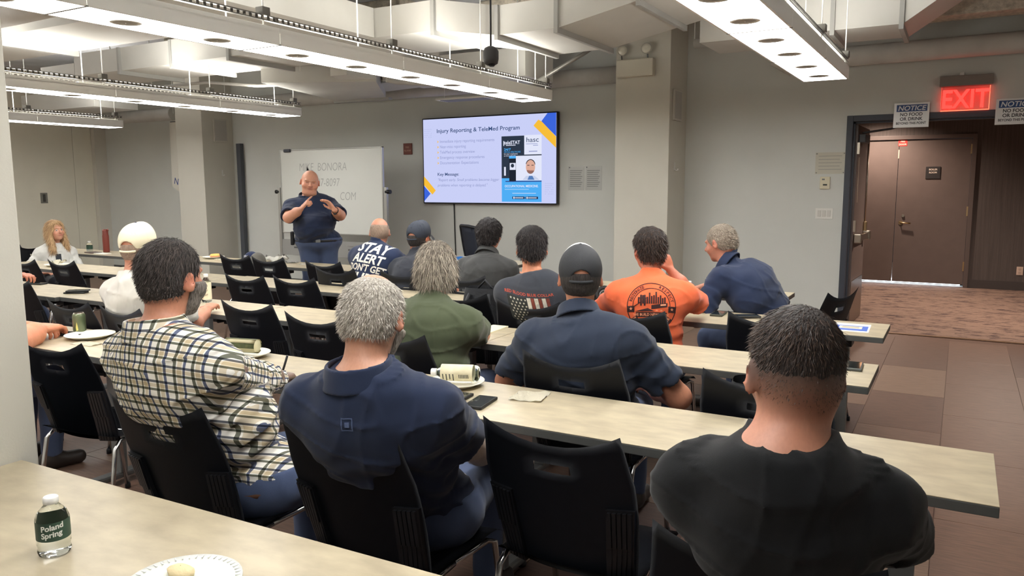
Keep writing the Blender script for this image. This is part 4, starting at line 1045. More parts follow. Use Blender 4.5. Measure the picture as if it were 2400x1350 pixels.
# navy polo, grey hair, near centre
NAVY = cloth('navy_polo', (38, 47, 70))
p5 = person('grey-haired man in a navy polo seated in the near row, head bowed', (-1.46, 1.93), 18, (-1.42, 1.69, 1.185), hyaw=14, hpitch=-16, skin=(206, 150, 122), sw=.185, fat=1.08, belly=.03, slouch=.05,
    hands=[A3(-1.78, 2.16, .62), A3(-1.36, 2.20, .62)], poles=[(-.9, -.5, -.6), (.9, -.5, -.6)], shirt=NAVY, collar=True, hair=dict(t=lambda q: .007 - .010*np.clip((q[:, 2]-.082)/.03, 0, 1), f=region(.0, -.07), m=HB_GREY, amp=.0013, fr=60, st=(9000, .013, .0006, whorl, .45), sm=SM_GREY, mask=lambda q: (q[:, 2] < .088) | (np.random.RandomState(5).rand(len(q)) < .25)),
    beard=[(lambda q: np.clip((-.02-q[:, 2])/.02, 0, 1)*np.clip((q[:, 1]-.0)/.02, 0, 1)*.8, (206, 196, 184), bz, HB_GREY)], hb=.0062, hs=.0075, hh=.0045, armk=1.1, cut=.72, fold=1.3, neck=1.05)
em = [(a[0], a[1], b[0], b[1]) for a, b in (((-.016, -.016), (-.013, .016)), ((.013, -.016), (.016, .016)), ((-.016, -.016), (.016, -.013)), ((-.016, .013), (.016, .016)), ((-.006, -.006), (.006, .006)))]
print_on(p5, flat_mesh([rect(*e) for e in em]), (.0, p5['N'][2]-.02), mat('print_navy', (74, 88, 122), .8), 'emblem')
# black shirt, near right
p6 = person('man with short dark hair in a black t-shirt seated at the lower right', (-.30, 1.79), 10, (-.252, 1.50, 1.205), hyaw=30, hpitch=-4, skin=(196, 136, 110), sw=.162, noff=-.03, nlen=.72, fat=1.0, slouch=.06,
    hands=[A3(-.50, 2.12, .64), A3(-.08, 2.12, .64)], poles=[(-.9, -.4, -.5), (.9, -.4, -.5)], shirt=cloth('black_tee', (25, 26, 28)), hair=dict(t=lambda q: -.0008 + .009*np.clip((q[:, 2]-.0)/.085, 0, 1), f=region(-.004, -.075), m=HB_DARK, amp=.0006, fr=50, st=(16000, lambda q: .0055 + .011*np.clip((q[:, 2]-.0)/.08, 0, 1), .0005, whorl, .3), sm=SM_DARK),
    beard=[(lambda q: np.clip((-.005-q[:, 2])/.02, 0, 1)*np.clip((q[:, 1]-.01)/.02, 0, 1)*.55, (120, 92, 80)), (lambda q: np.clip(-region(0, -.085)(q)/.02, 0, 1)*np.clip((q[:, 2]+.09)/.09, 0, 1)*.92, (82, 64, 56))], hb=.0062, hs=.0075, hh=.0042, cut=.78, armk=1.02, fold=1.2, neck=1.15, shd=.092)
# plaid shirt
def plaid():
    m = bpy.data.materials.new('plaid_check'); m.use_nodes = True; nt = m.node_tree; b = nt.nodes['Principled BSDF']; b.inputs['Roughness'].default_value = .9; b.inputs['Specular IOR Level'].default_value = .15
    a = nt.nodes.new('ShaderNodeAttribute'); a.attribute_name = 'cloth'; sp_ = nt.nodes.new('ShaderNodeSeparateXYZ')
    sc = nt.nodes.new('ShaderNodeVectorMath'); sc.operation = 'SCALE'; sc.inputs[3].default_value = 1/.05
    nt.links.new(a.outputs['Vector'], sc.inputs[0]); nt.links.new(sc.outputs[0], sp_.inputs[0])
    prev = None
    def stripe(axis, pos, wd, col, fac):
        nonlocal prev
        ad = nt.nodes.new('ShaderNodeMath'); ad.operation = 'ADD'; ad.inputs[1].default_value = 100.5-pos; nt.links.new(sp_.outputs[axis], ad.inputs[0])
        fr = nt.nodes.new('ShaderNodeMath'); fr.operation = 'FRACT'; nt.links.new(ad.outputs[0], fr.inputs[0])
        cm = nt.nodes.new('ShaderNodeMath'); cm.operation = 'COMPARE'; cm.inputs[1].default_value = .5; cm.inputs[2].default_value = wd/2; nt.links.new(fr.outputs[0], cm.inputs[0])
        mu = nt.nodes.new('ShaderNodeMath'); mu.operation = 'MULTIPLY'; mu.inputs[1].default_value = fac; nt.links.new(cm.outputs[0], mu.inputs[0])
        mx = nt.nodes.new('ShaderNodeMix'); mx.data_type = 'RGBA'; mx.blend_type = 'MULTIPLY'; mx.inputs[7].default_value = lin(col) + (1,); nt.links.new(mu.outputs[0], mx.inputs[0])
        if prev is None: mx.inputs[6].default_value = lin((240, 237, 228)) + (1,)
        else: nt.links.new(prev, mx.inputs[6])
        prev = mx.outputs[2]
    for ax in (0, 1):
        stripe(ax, .12, .15, (104, 108, 98), .95); stripe(ax, .62, .15, (78, 92, 134) if ax == 0 else (82, 88, 104), .92); stripe(ax, .37, .22, (224, 212, 188), .8)
    nt.links.new(prev, b.inputs['Base Color']); return m
p4 = person('bearded man in a blue and green checked shirt writing at the table', (-2.12, 1.85), 3, (-2.166, 1.60, 1.262), hyaw=8, hpitch=-3, skin=(204, 142, 114), sw=.185, fat=1.12, belly=.06, slouch=.05,
    hands=[A3(-2.62, 2.28, .785), A3(-2.28, 2.16, .795)], poles=[(-1, -.2, -.4), (1, -.1, -.35)], arml=1.1, hdir=[None, A3(-.12, .25, -.03)], shirt=plaid(), sleeve='long', collar=True, hemz=.52, hair=dict(t=lambda q: .002 + .009*np.clip((q[:, 2]-.0)/.08, 0, 1), f=region(.004, -.074), m=HB_BROWN, amp=.0012, fr=44, st=(12000, lambda q: .009 + .022*np.clip((q[:, 2]+.02)/.09, 0, 1), .0007, lambda q: np.stack([q[:, 0]*3+.1, -.6+0*q[:, 0], -1.0+5*np.maximum(0, q[:, 2]-.05)], 1), .12), sm=SM_BROWN),
    beard=[(lambda q: np.clip((-.015-q[:, 2])/.02, 0, 1)*np.clip((q[:, 1]-.0)/.02, 0, 1)*.8, (120, 112, 104), lambda q: np.maximum(np.maximum(q[:, 2]+.012, .006-q[:, 1]), -.16-q[:, 2]), hair_mat('beard_grey', (150, 142, 134), (84, 78, 74)))],
    hb=.006, hs=.0068, hh=.0045, curl=(35, 42), armk=1.12, fold=1.5)
bt = MB().tube([tuple(p4['P0'] + A3(math.sin(a)*.203, -.012-math.cos(a)*.160, -.005)) for a in np.linspace(-PI, PI, 33)], .019, 8).build('belt', mat('belt_leather', (92, 62, 44), .5), p4['root'])
w_ = Vector(p4['wr'][1]); d_ = Vector(unit(p4['wr'][1]-p4['el'][1]))
pen = MB().tube([(-.02, -.01, -.06), (.03, .0, .075)], .0045, 8).build('pen', BLACK, None); tag(pen, 'thin dark pen in the hand of the man in the checked shirt', 'pen')
pen.location = p4['root'].matrix_world @ (w_ + d_*.085 + Vector((0, 0, .012)))
pen.location = Matrix.Translation((-2.12, 1.85, 0)) @ Matrix.Rotation(R(3), 4, 'Z') @ (w_ + d_*.085 + Vector((.0, 0, .02)))
# black cap, slate polo
p8 = person('man in a black cap and slate navy polo seated in the third row', (-1.30, 3.0), 16, (-1.40, 3.03, 1.16), hyaw=27, hpitch=-2, skin=(204, 140, 110), sw=.21, fat=1.15, belly=.04, slouch=.05,
    hands=[A3(-1.68, 3.25, .66), A3(-1.18, 3.30, .64)], poles=[(-.9, -.4, -.6), (.9, -.4, -.6)], shirt=cloth('slate_polo', (47, 55, 71)), collar=True, hair=dict(t=flat(.006), f=lambda q: np.maximum(region(0, -.085)(q), q[:, 2]-.02), m=HB_BROWN, amp=.0012, fr=60),
    capd=dict(m=mat('cap_black', (44, 46, 50), .7, bump=.3, bscale=500), front=mat('cap_white', (228, 227, 224), .8), brim=mat('cap_white', (0, 0, 0)), tilt=6, z=-.008), hb=.0068, hs=.0085, hh=.005, armk=1.15, cut=.75, fold=1.3, headscale=1.04)
# green shirt, shaggy grey hair
def shag(q):
    return smin(ell(q, A3(0, -.030, -.02), A3(.100, .085, .082)), ell(q, A3(.0, -.05, -.075), A3(.078, .05, .03)), .02)
p7 = person('man with shaggy grey hair in an olive green t-shirt leaning on the table', (-2.22, 3.02), 8, (-2.246, 3.16, 1.145), hyaw=28, hpitch=-10, skin=(222, 158, 126), sw=.19, fat=1.12, belly=.05, slouch=.02,
    hands=[A3(-2.62, 3.60, .79), A3(-2.34, 3.52, .785)], poles=[(-1, -.3, -.5), (1.2, .15, -.5)], shirt=cloth('olive_tee', (88, 96, 74)), hair=dict(t=flat(.018), f=region(.0, -.12, side=-.06), m=HB_SHAG, amp=.003, fr=26, extra=shag, ext=.05, st=(9000, .042, .0011, lambda q: np.stack([q[:, 0]*3, q[:, 1]*1-.1, -1.3+6*np.maximum(0, q[:, 2]-.06)], 1), .04), sm=SM_SHAG), hb=.007, hs=.0085, hh=.005, armk=1.15, cut=.66, fold=1.3, hemz=.42)
# white cap and white t-shirt
p3 = person('man in a cream cap and white t-shirt seated at the left', (-4.05, 3.0), 10, (-4.12, 2.84, 1.205), hyaw=24, hpitch=0, skin=(210, 146, 118), sw=.178, fat=1.05, slouch=.06,
    hands=[A3(-4.45, 3.26, .78), A3(-4.1, 3.28, .78)], shirt=cloth('white_tee', (206, 203, 193)), hair=dict(t=flat(.004), f=lambda q: np.maximum(region(0, -.07)(q), q[:, 2]-.02), m=HB_STUB, amp=.0008, fr=60),
    capd=dict(m=mat('cap_cream', (232, 222, 192), .85, bump=.2, bscale=400), button=mat('cap_navy', (40, 48, 74), .8), brim=mat('cap_navy', (0, 0, 0)), tilt=10, z=-.006), hb=.008, hs=.009, hh=.006, cut=.8, fold=1.3, headscale=1.04)
# text t-shirt
p9 = person('man with shaved greying head in a navy t-shirt with bold white lettering', (-4.37, 5.12), 2, (-4.357, 5.30, 1.155), hyaw=34, hpitch=-6, nlen=.45, skin=(206, 142, 116), sw=.19, fat=1.12, belly=.06, slouch=.02,
    hands=[A3(-4.55, 5.78, .78), A3(-4.15, 5.78, .78)], shirt=cloth('navy_tee', (44, 54, 80)), hair=dict(t=lambda q: .003*(1-np.clip((q[:, 2]-.045)/.02, 0, 1)*2.2), f=region(-.02, -.07), m=HB_STUB, amp=.0006, fr=60),
    beard=[scalp(lambda q: np.maximum(region(-.02, -.07)(q), q[:, 2]-.06), (176, 150, 130), .5)], hb=.0085, hs=.009, hh=.006, cut=.8, fold=.8)
PW = mat('print_white', (238, 235, 224), .8)
nz = p9['N'][2]
print_on(p9, flat_mesh(texts=[('STAY', .128, 0, .115, 0, dict(bold=.03, shear=.18, align='CENTER', sx=1.0)), ('ALERT', .108, -.01, .02, 0, dict(bold=.03, shear=.18, align='CENTER', sx=.95)), ("DON'T GET", .078, -.01, -.05, 0, dict(bold=.03, shear=.15, align='CENTER', sx=.88)), ('HURT', .135, -.015, -.162, 0, dict(bold=.03, shear=.15, align='CENTER', sx=.95))]), (.0, nz-.178), PW, 'lettering', roll=R(-6), az=R(14))
# dark cap, charcoal tee at the front
p10 = person('man in a dark grey cap and charcoal t-shirt at the front row', (-3.80, 5.15), 12, (-3.958, 5.33, 1.118), hyaw=2, hpitch=0, skin=(206, 138, 108), sw=.18, fat=1.08, slouch=.04, shirt=cloth('charcoal_tee', (56, 59, 67)),
    hair=dict(t=flat(.005), f=lambda q: np.maximum(region(0, -.08)(q), q[:, 2]-.02), m=HB_BROWN, amp=.001, fr=60), capd=dict(m=mat('cap_slate', (52, 58, 70), .8, bump=.2, bscale=400), brim=mat('cap_grey_brim', (92, 95, 98), .8), tilt=8, z=-.004), hb=.0095, hs=.010, hh=.006, headscale=1.04)
# curly dark hair, dark grey shirt
p11 = person('man with curly dark hair in a dark grey button shirt at the front row', (-3.19, 5.15), 6, (-3.255, 5.32, 1.155), hyaw=12, hpitch=0, skin=(206, 138, 108), sw=.188, fat=1.05, slouch=.04, shirt=cloth('dark_grey_shirt', (70, 71, 71)), collar=True, sleeve='short', cut=.85,
    hair=dict(t=lambda q: .012 + .016*np.clip((q[:, 2]-.0)/.06, 0, 1) + .006*wob(q, 120, 9, 5), f=region(.0, -.075), m=HB_BLACK, amp=.003, fr=30, st=(5000, .022, .0010, down, .6), sm=SM_BLK), hb=.0095, hs=.010, hh=.006)
# flag shirt
p12 = person('young man with dark hair in a slate t-shirt printed with a flag', (-2.13, 4.25), 20, (-2.186, 4.05, 1.18), hyaw=29, hpitch=0, skin=(226, 150, 112), sw=.172, fat=1.0, slouch=.05, shirt=cloth('slate_tee', (66, 70, 78)),
    hair=dict(t=lambda q: .006 + .016*np.clip((q[:, 2]-.02)/.06, 0, 1), f=lambda q: np.maximum(region(0, -.085)(q), -.055 - .55*(.05-np.abs(q[:, 0])) - q[:, 2]), m=HB_BLACK, amp=.002, fr=30, st=(6000, .024, .0009, down, .35), sm=SM_BLK), hb=.008, hs=.009, hh=.0055, fold=.7, neck=.95)
nz = p12['N'][2]; FD = mat('print_dark_green', (44, 48, 46), .85); FW = mat('print_flag_white', (206, 202, 188), .85, var=.25, vscale=60); FR = mat('print_rust', (126, 62, 50), .85, var=.25, vscale=50); FT = mat('print_red_text', (196, 92, 74), .85)
c0 = (-.01, nz-.115)
print_on(p12, flat_mesh([rect(-.135, -.13, -.015, .075)]), c0, FD, 'star_field', off=.0020)
print_on(p12, flat_mesh([star(-.125+.0125+(i+.5*(j % 2))*.0225, .062-j*.018, .0072) for i in range(5) for j in range(9) if i < 5-(j % 2)]), c0, FW, 'stars', off=.0032, maxe=.03)
print_on(p12, flat_mesh([rect(-.012+k*.044, -.15+.01*k, .010+k*.044, .075) for k in range(3)]), c0, FW, 'pale_stripes', off=.0022)
print_on(p12, flat_mesh([rect(.012+k*.044, -.15+.012*k, .030+k*.044, .075) for k in range(3)]), c0, FR, 'red_stripes', off=.0022)
print_on(p12, flat_mesh(texts=[('RED BLOOD BLUE COLLAR', .0215, 0, .085, 0, dict(bold=.02, align='CENTER', sx=1.12))]), c0, FT, 'lettering', off=.0026)
# orange shirt
p13 = person('young man with dark hair in a bright orange t-shirt with a round safety emblem', (-1.51, 4.24), 20, (-1.571, 4.36, 1.172), hyaw=42, hpitch=-6, skin=(210, 128, 98), sw=.19, fat=1.04, slouch=.05, shirt=cloth('orange_tee', (246, 116, 74)),
    hands=[A3(-1.85, 4.66, .80), A3(-1.52, 4.60, 1.03)], poles=[(-1, -.2, -.6), (.9, .1, -1)], hdir=[None, A3(-.15, .0, .35)], hand_n=[None, (-.6, .3, 0)], curl=(30, 50),
    hair=dict(t=lambda q: .007 + .014*np.clip((q[:, 2]-.0)/.06, 0, 1) + .004*wob(q, 110, 9, 5), f=region(.0, -.078), m=HB_DARK, amp=.002, fr=30, st=(6000, .024, .0009, down, .4), sm=SM_DARK), hb=.0075, hs=.009, hh=.0055, fold=.9, cut=.85)
nz = p13['N'][2]; c0 = (.0, nz-.165); DKP = mat('print_dark_brown', (62, 34, 34), .85); OP = mat('print_orange_text', (255, 170, 130), .85)
Rg = .135
pol = circ(.131, .136) + circ(.100, .104, -.35, PI+.35) + [rect(-.134, -.032, -.093, .0), rect(.093, -.032, .134, .0), rect(-.085, -.060, .085, -.034)] + circ(.098, .131, PI+.55, 2*PI-.55, 24)
pol += [rect(-.075+k*.012, .012, -.075+k*.012+.009, .03+[.018, .03, .03, .015, .02, .045, .025, .03, .05, .02, .03, .015, .02][k]) for k in range(13)]
pol += [rect(-.062, .0, -.052, .062), rect(-.042, .0, -.032, .062), rect(-.066, .040, -.028, .046), [(-.095, .0), (-.05, .028), (-.05, .024), (-.095, -.006)], [(.0, .004), (.088, .018), (.088, -.004), (.0, -.018)], [(-.09, -.03), (-.02, -.012), (.02, -.03)], [(-.07, -.072), (.0, -.066), (.07, -.074), (.0, -.092)]]
print_on(p13, flat_mesh(pol), c0, DKP, 'emblem', maxe=.018)
tx = arc_text('RECOGNIZE', .024, .109, PI-.28, PI/2+.42, bold=.02) + arc_text('RESPECT', .024, .109, PI/2-.42, .28, bold=.02)
print_on(p13, flat_mesh(texts=tx), c0, DKP, 'lettering', off=.003, maxe=.03)
tx = arc_text('SAFETY WEEK 2026', .026, .122, PI+.62, 2*PI-.62, True, bold=.025) + [('WE BUILD NEW YORK', .0195, 0, -.054, 0, dict(bold=.025, align='CENTER'))]
print_on(p13, flat_mesh([star(-.113, -.016, .010), star(.113, -.016, .010), [(.05, .008), (.08, .012), (.08, .004), (.05, .0)]] + circ(.0, .007, 0, PI, 8, (.03, -.028)) + circ(.0, .007, 0, PI, 8, (.055, -.028)), tx), c0, OP, 'pale_lettering', off=.0042, maxe=.03)
# man leaning sideways
p14 = person('grey-haired man in a navy polo leaning sideways beside the switch wall', (-1.02, 5.24), 66, (-1.385, 5.22, 1.165), hyaw=72, hpitch=-16, skin=(206, 142, 118), sw=.195, fat=1.14, belly=.06, slouch=.08, shirt=cloth('blue_polo', (42, 52, 77)), collar=True,
    hands=[A3(-1.60, 5.04, .79), A3(-1.70, 5.70, .775)], poles=[(-.6, -.6, -.8), (.6, -.3, -.6)], hair=dict(t=flat(.005), f=region(.006, -.062), m=hair_mat('pepper', (176, 164, 148), (120, 108, 96)), amp=.0010, fr=50, st=(6000, .018, .0008, lambda q: np.stack([q[:, 0]*2, -.9+0*q[:, 0], -.5+3*np.maximum(0, q[:, 2]-.05)], 1), .15), sm=strand_mat('pepper', (206, 194, 176), (112, 100, 90))), hb=.0075, hs=.009, hh=.0055, cut=.82, fold=1.2, neck=1.05, legdir=0)
# seated woman
def longhair(q):
    d = ell(q, A3(0, -.045, -.06), A3(.088, .055, .13))
    for s in (-1, 1): d = smin(d, cap(q, A3(s*.072, .0, .0), A3(s*.088, .045, -.24), .034, .028), .03)
    return d
p2 = person('young woman with long blonde hair in a pale cardigan seated at the far left', (-9.02, 5.16), -104, (-9.03, 5.19, 1.055), hyaw=-90, hpitch=3, hroll=4, skin=(226, 168, 140), sw=.155, fat=.86, slouch=.02, shirt=cloth('pale_cardigan', (206, 206, 200)), sleeve='long', shirtname='cardigan',
    hands=[A3(-8.80, 5.16, .62), A3(-8.86, 4.92, .60)], poles=[(-.9, -.3, -.5), (.9, -.3, -.5)], hair=dict(t=flat(.014), f=lambda q: np.maximum(np.minimum(region(-.012, -.3, side=-.3)(q), np.maximum(-.25-q[:, 2], .052-np.abs(q[:, 0]))), -.26-q[:, 2]), m=HB_BLOND, amp=.003, fr=30, extra=longhair, ext=.16, brow=HB_BLOND, st=(6000, .07, .0012, down, .1), sm=SM_BLOND), pants=DARKPANTS, hb=.0075, hs=.009, hh=.0065, armk=.82, neck=.88, face=.003, headscale=.94, lips=(190, 100, 92))
print_on(p2, flat_mesh([rect(-.03, -.3, .03, .0)]), (0, p2['N'][2]-.10), mat('dark_top', (48, 52, 58), .9), 'dark_top', az=PI)
# standing speaker
p1 = person('bald man in a navy polo and jeans standing by the whiteboard and gesturing', (-6.22, 6.50), -138, (-6.24, 6.42, 1.595), hyaw=-132, hpitch=-8, hroll=-6, skin=(226, 164, 136), sw=.215, fat=1.32, belly=.10, slouch=-.02, stand=True, hemz=.93, shirt=cloth('speaker_polo', (40, 49, 72)), collar=True,
    hands=[A3(-5.74, 6.25, 1.30), A3(-6.02, 6.05, 1.31)], poles=[(-.9, -.2, -.9), (.9, -.2, -.9)], hdir=[A3(-.16, -.12, .26), A3(.22, .08, .24)], hand_n=[(-.5, -.8, .1), (.55, .7, -.3)], curls=((22, 25, 28, 30, 5), (5, 70, 80, 80, 30)), jaw=1.16, wide=1.1, beard=[(lambda q: np.exp(-((np.abs(q[:, 0])-.030)/.013)**4 - ((q[:, 2]-.002)/.0055)**4)*(q[:, 1] > .05)*.75, (112, 76, 66)), (lambda q: np.exp(-((np.abs(q[:, 0])-.032)/.018)**4 - ((q[:, 2]-.026)/.006)**4)*(q[:, 1] > .05)*.5, (196, 160, 136))], hb=.0070, hs=.009, hh=.0065, armk=1.25, cut=.86, neck=1.2, shd=.10, headscale=1.06, handsize=1.1,
    hair=dict(t=lambda q: .002*(1-np.clip((q[:, 2]-.02)/.02, 0, 1)*2.5), f=region(-.03, -.06), m=HB_GP, amp=.0005, fr=60, brow=HB_GP))
bt = MB().tube([tuple(p1['P0'] + A3(math.sin(a)*.247, -.01-math.cos(a)*.198, .0)) for a in np.linspace(-PI, PI, 33)], .018, 8).build('belt', mat('belt_black', (30, 30, 34), .5), p1['root'])
bx('buckle', (-.025, .182, .935), (.025, .207, .968), STEEL, p1['root'], .003)
wv = Vector(p1['wr'][0]); wd = Vector(unit(p1['wr'][0]-p1['el'][0])); wq = wd.to_track_quat('Z', 'Y').to_euler()
wt = MB().lathe([(.036, -.012), (.038, 0), (.036, .012)], 20, caps=False).lathe([(.032, -.012), (.032, .012)], 20, caps=False).build('watch_band', BLACK, p1['root'], tuple(wv - wd*.03), wq)
MB().lathe([(.017, 0), (.017, .008), (.014, .010)], 16).build('watch_face', mat('watch_glass', (40, 42, 48), .2), wt, (0, -.036, 0), (PI/2, 0, 0))
bx('holster', (.262, -.06, .90), (.30, .05, 1.05), BLACK, p1['root'], .012)
# two people mostly hidden by the near pillar
person('person behind the near pillar, only clasped bare forearms show beside the green can', (-4.42, 1.95), 0, (-4.47, 2.0, 1.19), hyaw=20, skin=(226, 150, 116), sw=.185, fat=1.1, shirt=cloth('light_blue_shirt', (150, 172, 214)), sleeve='short',
    hands=[A3(-4.34, 2.33, .80), A3(-4.19, 2.30, .80)], poles=[(-.9, -.3, -.5), (1.2, -.3, -.5)], hdir=[A3(.3, .12, .0), A3(-.12, .3, .0)], curl=(42, 35), hair=dict(t=flat(.01), f=region(), m=HB_BROWN), hb=.007, hs=.009, armk=1.45, handsize=1.15, cut=.6)
person('person hidden behind the near pillar, only one hand shows above the table', (-6.75, 3.18), 0, (-6.78, 3.22, 1.18), hyaw=30, skin=(216, 140, 112), sw=.18, shirt=cloth('grey_shirt', (110, 112, 116)), hands=[A3(-6.95, 3.55, .78), A3(-6.69, 3.50, .83)], poles=[None, (.5, -.4, -.9)], hdir=[None, A3(.3, .12, .02)], hair=dict(t=flat(.01), f=region(), m=HB_BROWN), hb=.0085, hs=.011, curl=(30, 40), handsize=1.1)
# ------------------------------------------------------------------ television with the slide
TX0, TX1, TZ0, TZ1, TY = -6.495, -4.42, 1.303, 2.457, 8.862
tw, thh = TX1-TX0, TZ1-TZ0
tv = empty('television', ((TX0+TX1)/2, TY, (TZ0+TZ1)/2), 0, 'large wall television showing an injury reporting slide', 'television')
bx('casing', (-tw/2, .004, -thh/2), (tw/2, .06, thh/2), BLACK, tv, .006)
bx('wall_mount', (-.3, .06, -.2), (.3, FY-TY, .2), STEEL, tv)
K = SCREEN_E*.52
def se(name, rgb, k=1.0): return emat('screen_'+name, rgb, K*k)
scr = bx('screen', (-tw/2+.018, .001, -thh/2+.016), (tw/2-.018, .004, thh/2-.016), se('lavender', (206, 212, 252)), tv)
sw_, sh_ = tw-.036, thh-.032
def sp2(u, v, lay=0): return (-sw_/2 + u*sw_, -.0005-.0006*lay, sh_/2 - v*sh_)
def spoly(name, pts, m, lay=1): return MB().poly([sp2(u, v, lay) for u, v in pts]).build(name, m, scr)
def srect(name, u0, v0, u1, v1, m, lay=1): return spoly(name, [(u0, v1), (u1, v1), (u1, v0), (u0, v0)], m, lay)
def stext(s, u, v, cap_h, m, lay=2, wid=None, **k):
    me = text_mesh(s, cap_h*sh_/.69, **k)
    if wid:
        x1 = max(v_.co.x for v_ in me.vertices); f = wid*sw_/x1
        for v_ in me.vertices: v_.co.x *= f
    me.materials.append(m); return link('slide_text', me, scr, sp2(u, v, lay), (PI/2, 0, 0))
NV = se('navy_text', (62, 84, 128)); GT = se('grey_text', (150, 158, 205)); YL = se('yellow', (252, 194, 60)); BLU = se('blue', (62, 104, 224)); SKYB = se('sky', (82, 178, 250)); DRK = se('dark', (48, 58, 74)); WHT = se('white', (232, 236, 255))
stext('Injury Reporting & TeleMed Program', .109, .165, .046, NV, wid=.636, bold=.012)
for i, (s, wd) in enumerate((('Immediate injury reporting requirements', .425), ('Near-miss reporting', .207), ('TeleMed process overview', .277), ('Emergency response procedures', .35), ('Documentation', .158))):
    v = .285 + i*.0638; stext(s, .134, v, .034, GT, wid=wd)
    spoly('bullet_arrow', [(.113, v+.002), (.127, v-.014), (.113, v-.030), (.117, v-.014)], YL)
stext('Expectations', .304, .285+4*.0638, .034, GT, wid=.135)
stext('Key Message:', .112, .678, .036, NV, wid=.172, bold=.012)
stext('"Report early. Small problems become bigger', .112, .743, .032, GT, wid=.482, shear=.2)
stext('problems when reporting is delayed."', .112, .807, .032, GT, wid=.395, shear=.2)
spoly('corner_blue', [(.94, 0), (1, 0), (1, .258), (.897, .088)], BLU)
spoly('corner_yellow', [(.843, .13), (.877, .066), (.90, .088), (1, .262), (1, .385)], YL, 2)
spoly('corner_blue', [(0, .80), (.052, .895), (.0, .985)], BLU)
spoly('corner_yellow', [(0, .68), (.096, .855), (.068, .905), (0, .79)], YL, 2)
for (u0, v0, n, m_) in ((.012, .115, 6, 5), (.925, .775, 6, 6)):
    for a in range(n):
        for b_ in range(m_): 
            if (a+b_) % 7 < 6: srect('dot', u0+a*.0105, v0+b_*.0235, u0+a*.0105+.003, v0+b_*.0235+.005, GT)
fl = srect('flyer_sky', .612, .715, .90, .985, SKYB); srect('flyer_dark', .612, .236, .777, .715, DRK); srect('flyer_white', .777, .232, .90, .45, WHT)
srect('flyer_band', .777, .45, .90, .462, DRK); srect('phone_dark', .668, .46, .717, .752, se('phone_dark', (34, 40, 52)), 2); srect('photo_white', .717, .462, .90, .742, WHT, 2); srect('photo_shadow', .64, .745, .90, .757, se('shade_blue', (60, 84, 150)), 2)
stext('teleSTAT', .632, .328, .038, WHT, 3, wid=.115, bold=.02); srect('underline', .645, .336, .715, .344, WHT, 3); srect('logo_bar', .626, .29, .632, .345, WHT, 3)
stext('24/7', .630, .40, .026, SKYB, 3, wid=.05, bold=.02); stext('VIRTUAL HEALTHCARE', .630, .425, .018, SKYB, 3, wid=.12); stext('for your employees', .630, .445, .016, WHT, 3, wid=.10); stext('at every job site', .630, .466, .016, WHT, 3, wid=.085)
stext('hasc', .79, .310, .052, se('slate', (88, 100, 130)), 3, wid=.09, bold=.01); srect('logo_line', .79, .328, .872, .334, GT, 3); srect('logo_line', .84, .345, .875, .352, GT, 3); srect('caption_line', .81, .41, .87, .42, GT, 3)
# plain generic portrait in the flyer photo
FCX, FCY = .822, .585
def soval(name, cu, cv, ru, rv, m, lay, a0=0, a1=2*PI, n=24): return spoly(name, [(cu+ru*math.cos(a0+(a1-a0)*k/n), cv-rv*math.sin(a0+(a1-a0)*k/n)) for k in range(n)], m, lay)
spoly('coat', [(.765, .735), (.79, .69), (.85, .69), (.885, .735)], se('coat_pale', (205, 214, 240)), 3)
spoly('tie', [(.80, .735), (.812, .69), (.835, .69), (.85, .735)], se('tie_blue', (90, 130, 190)), 4)
soval('face_oval', FCX, FCY+.005, .033, .078, se('portrait_skin', (226, 176, 156)), 5); soval('hair_oval', FCX, FCY-.02, .034, .062, se('portrait_hair', (66, 64, 70)), 4, 0, PI)
soval('portrait_beard', FCX, FCY+.04, .026, .042, se('portrait_beard', (150, 110, 100)), 6, PI, 2*PI); 
for s in (-1, 1): srect('portrait_brow', FCX+s*.015-.008, FCY-.018, FCX+s*.015+.008, FCY-.010, se('portrait_hair', (0, 0, 0)), 6)
srect('portrait_mouth', FCX-.008, FCY+.045, FCX+.008, FCY+.050, se('portrait_mouth', (190, 120, 112)), 7)
srect('thumbnail', .672, .542, .715, .62, WHT, 3); soval('thumbnail_figure', .692, .572, .012, .022, DRK, 4)
srect('phone_header', .668, .46, .717, .49, SKYB, 3); srect('side_label', .63, .585, .643, .685, WHT, 3)
stext('OCCUPATIONAL MEDICINE.', .634, .818, .025, WHT, 3, wid=.243, bold=.02); srect('text_line', .634, .838, .81, .846, se('pale_blue', (170, 212, 252)), 3)
for u0, u1 in ((.69, .78), (.785, .875)): srect('contact_pill', u0, .925, u1, .953, se('pill_navy', (38, 50, 84)), 3); srect('pill_text', u0+.02, .935, u1-.01, .944, WHT, 4); soval('pill_dot', u0+.012, .939, .006, .011, WHT, 4)
srect('text_line', .69, .885, .86, .890, WHT, 3)
cab = MB().tube([(-6.03, 8.93, 1.30), (-6.03, 8.94, 1.0), (-6.02, 8.94, .62), (-5.98, 8.93, .2), (-5.9, 8.93, .02)], .008, 6).build('power_cable', BLACK); tag(cab, 'black cable hanging on the wall below the television', 'cable')

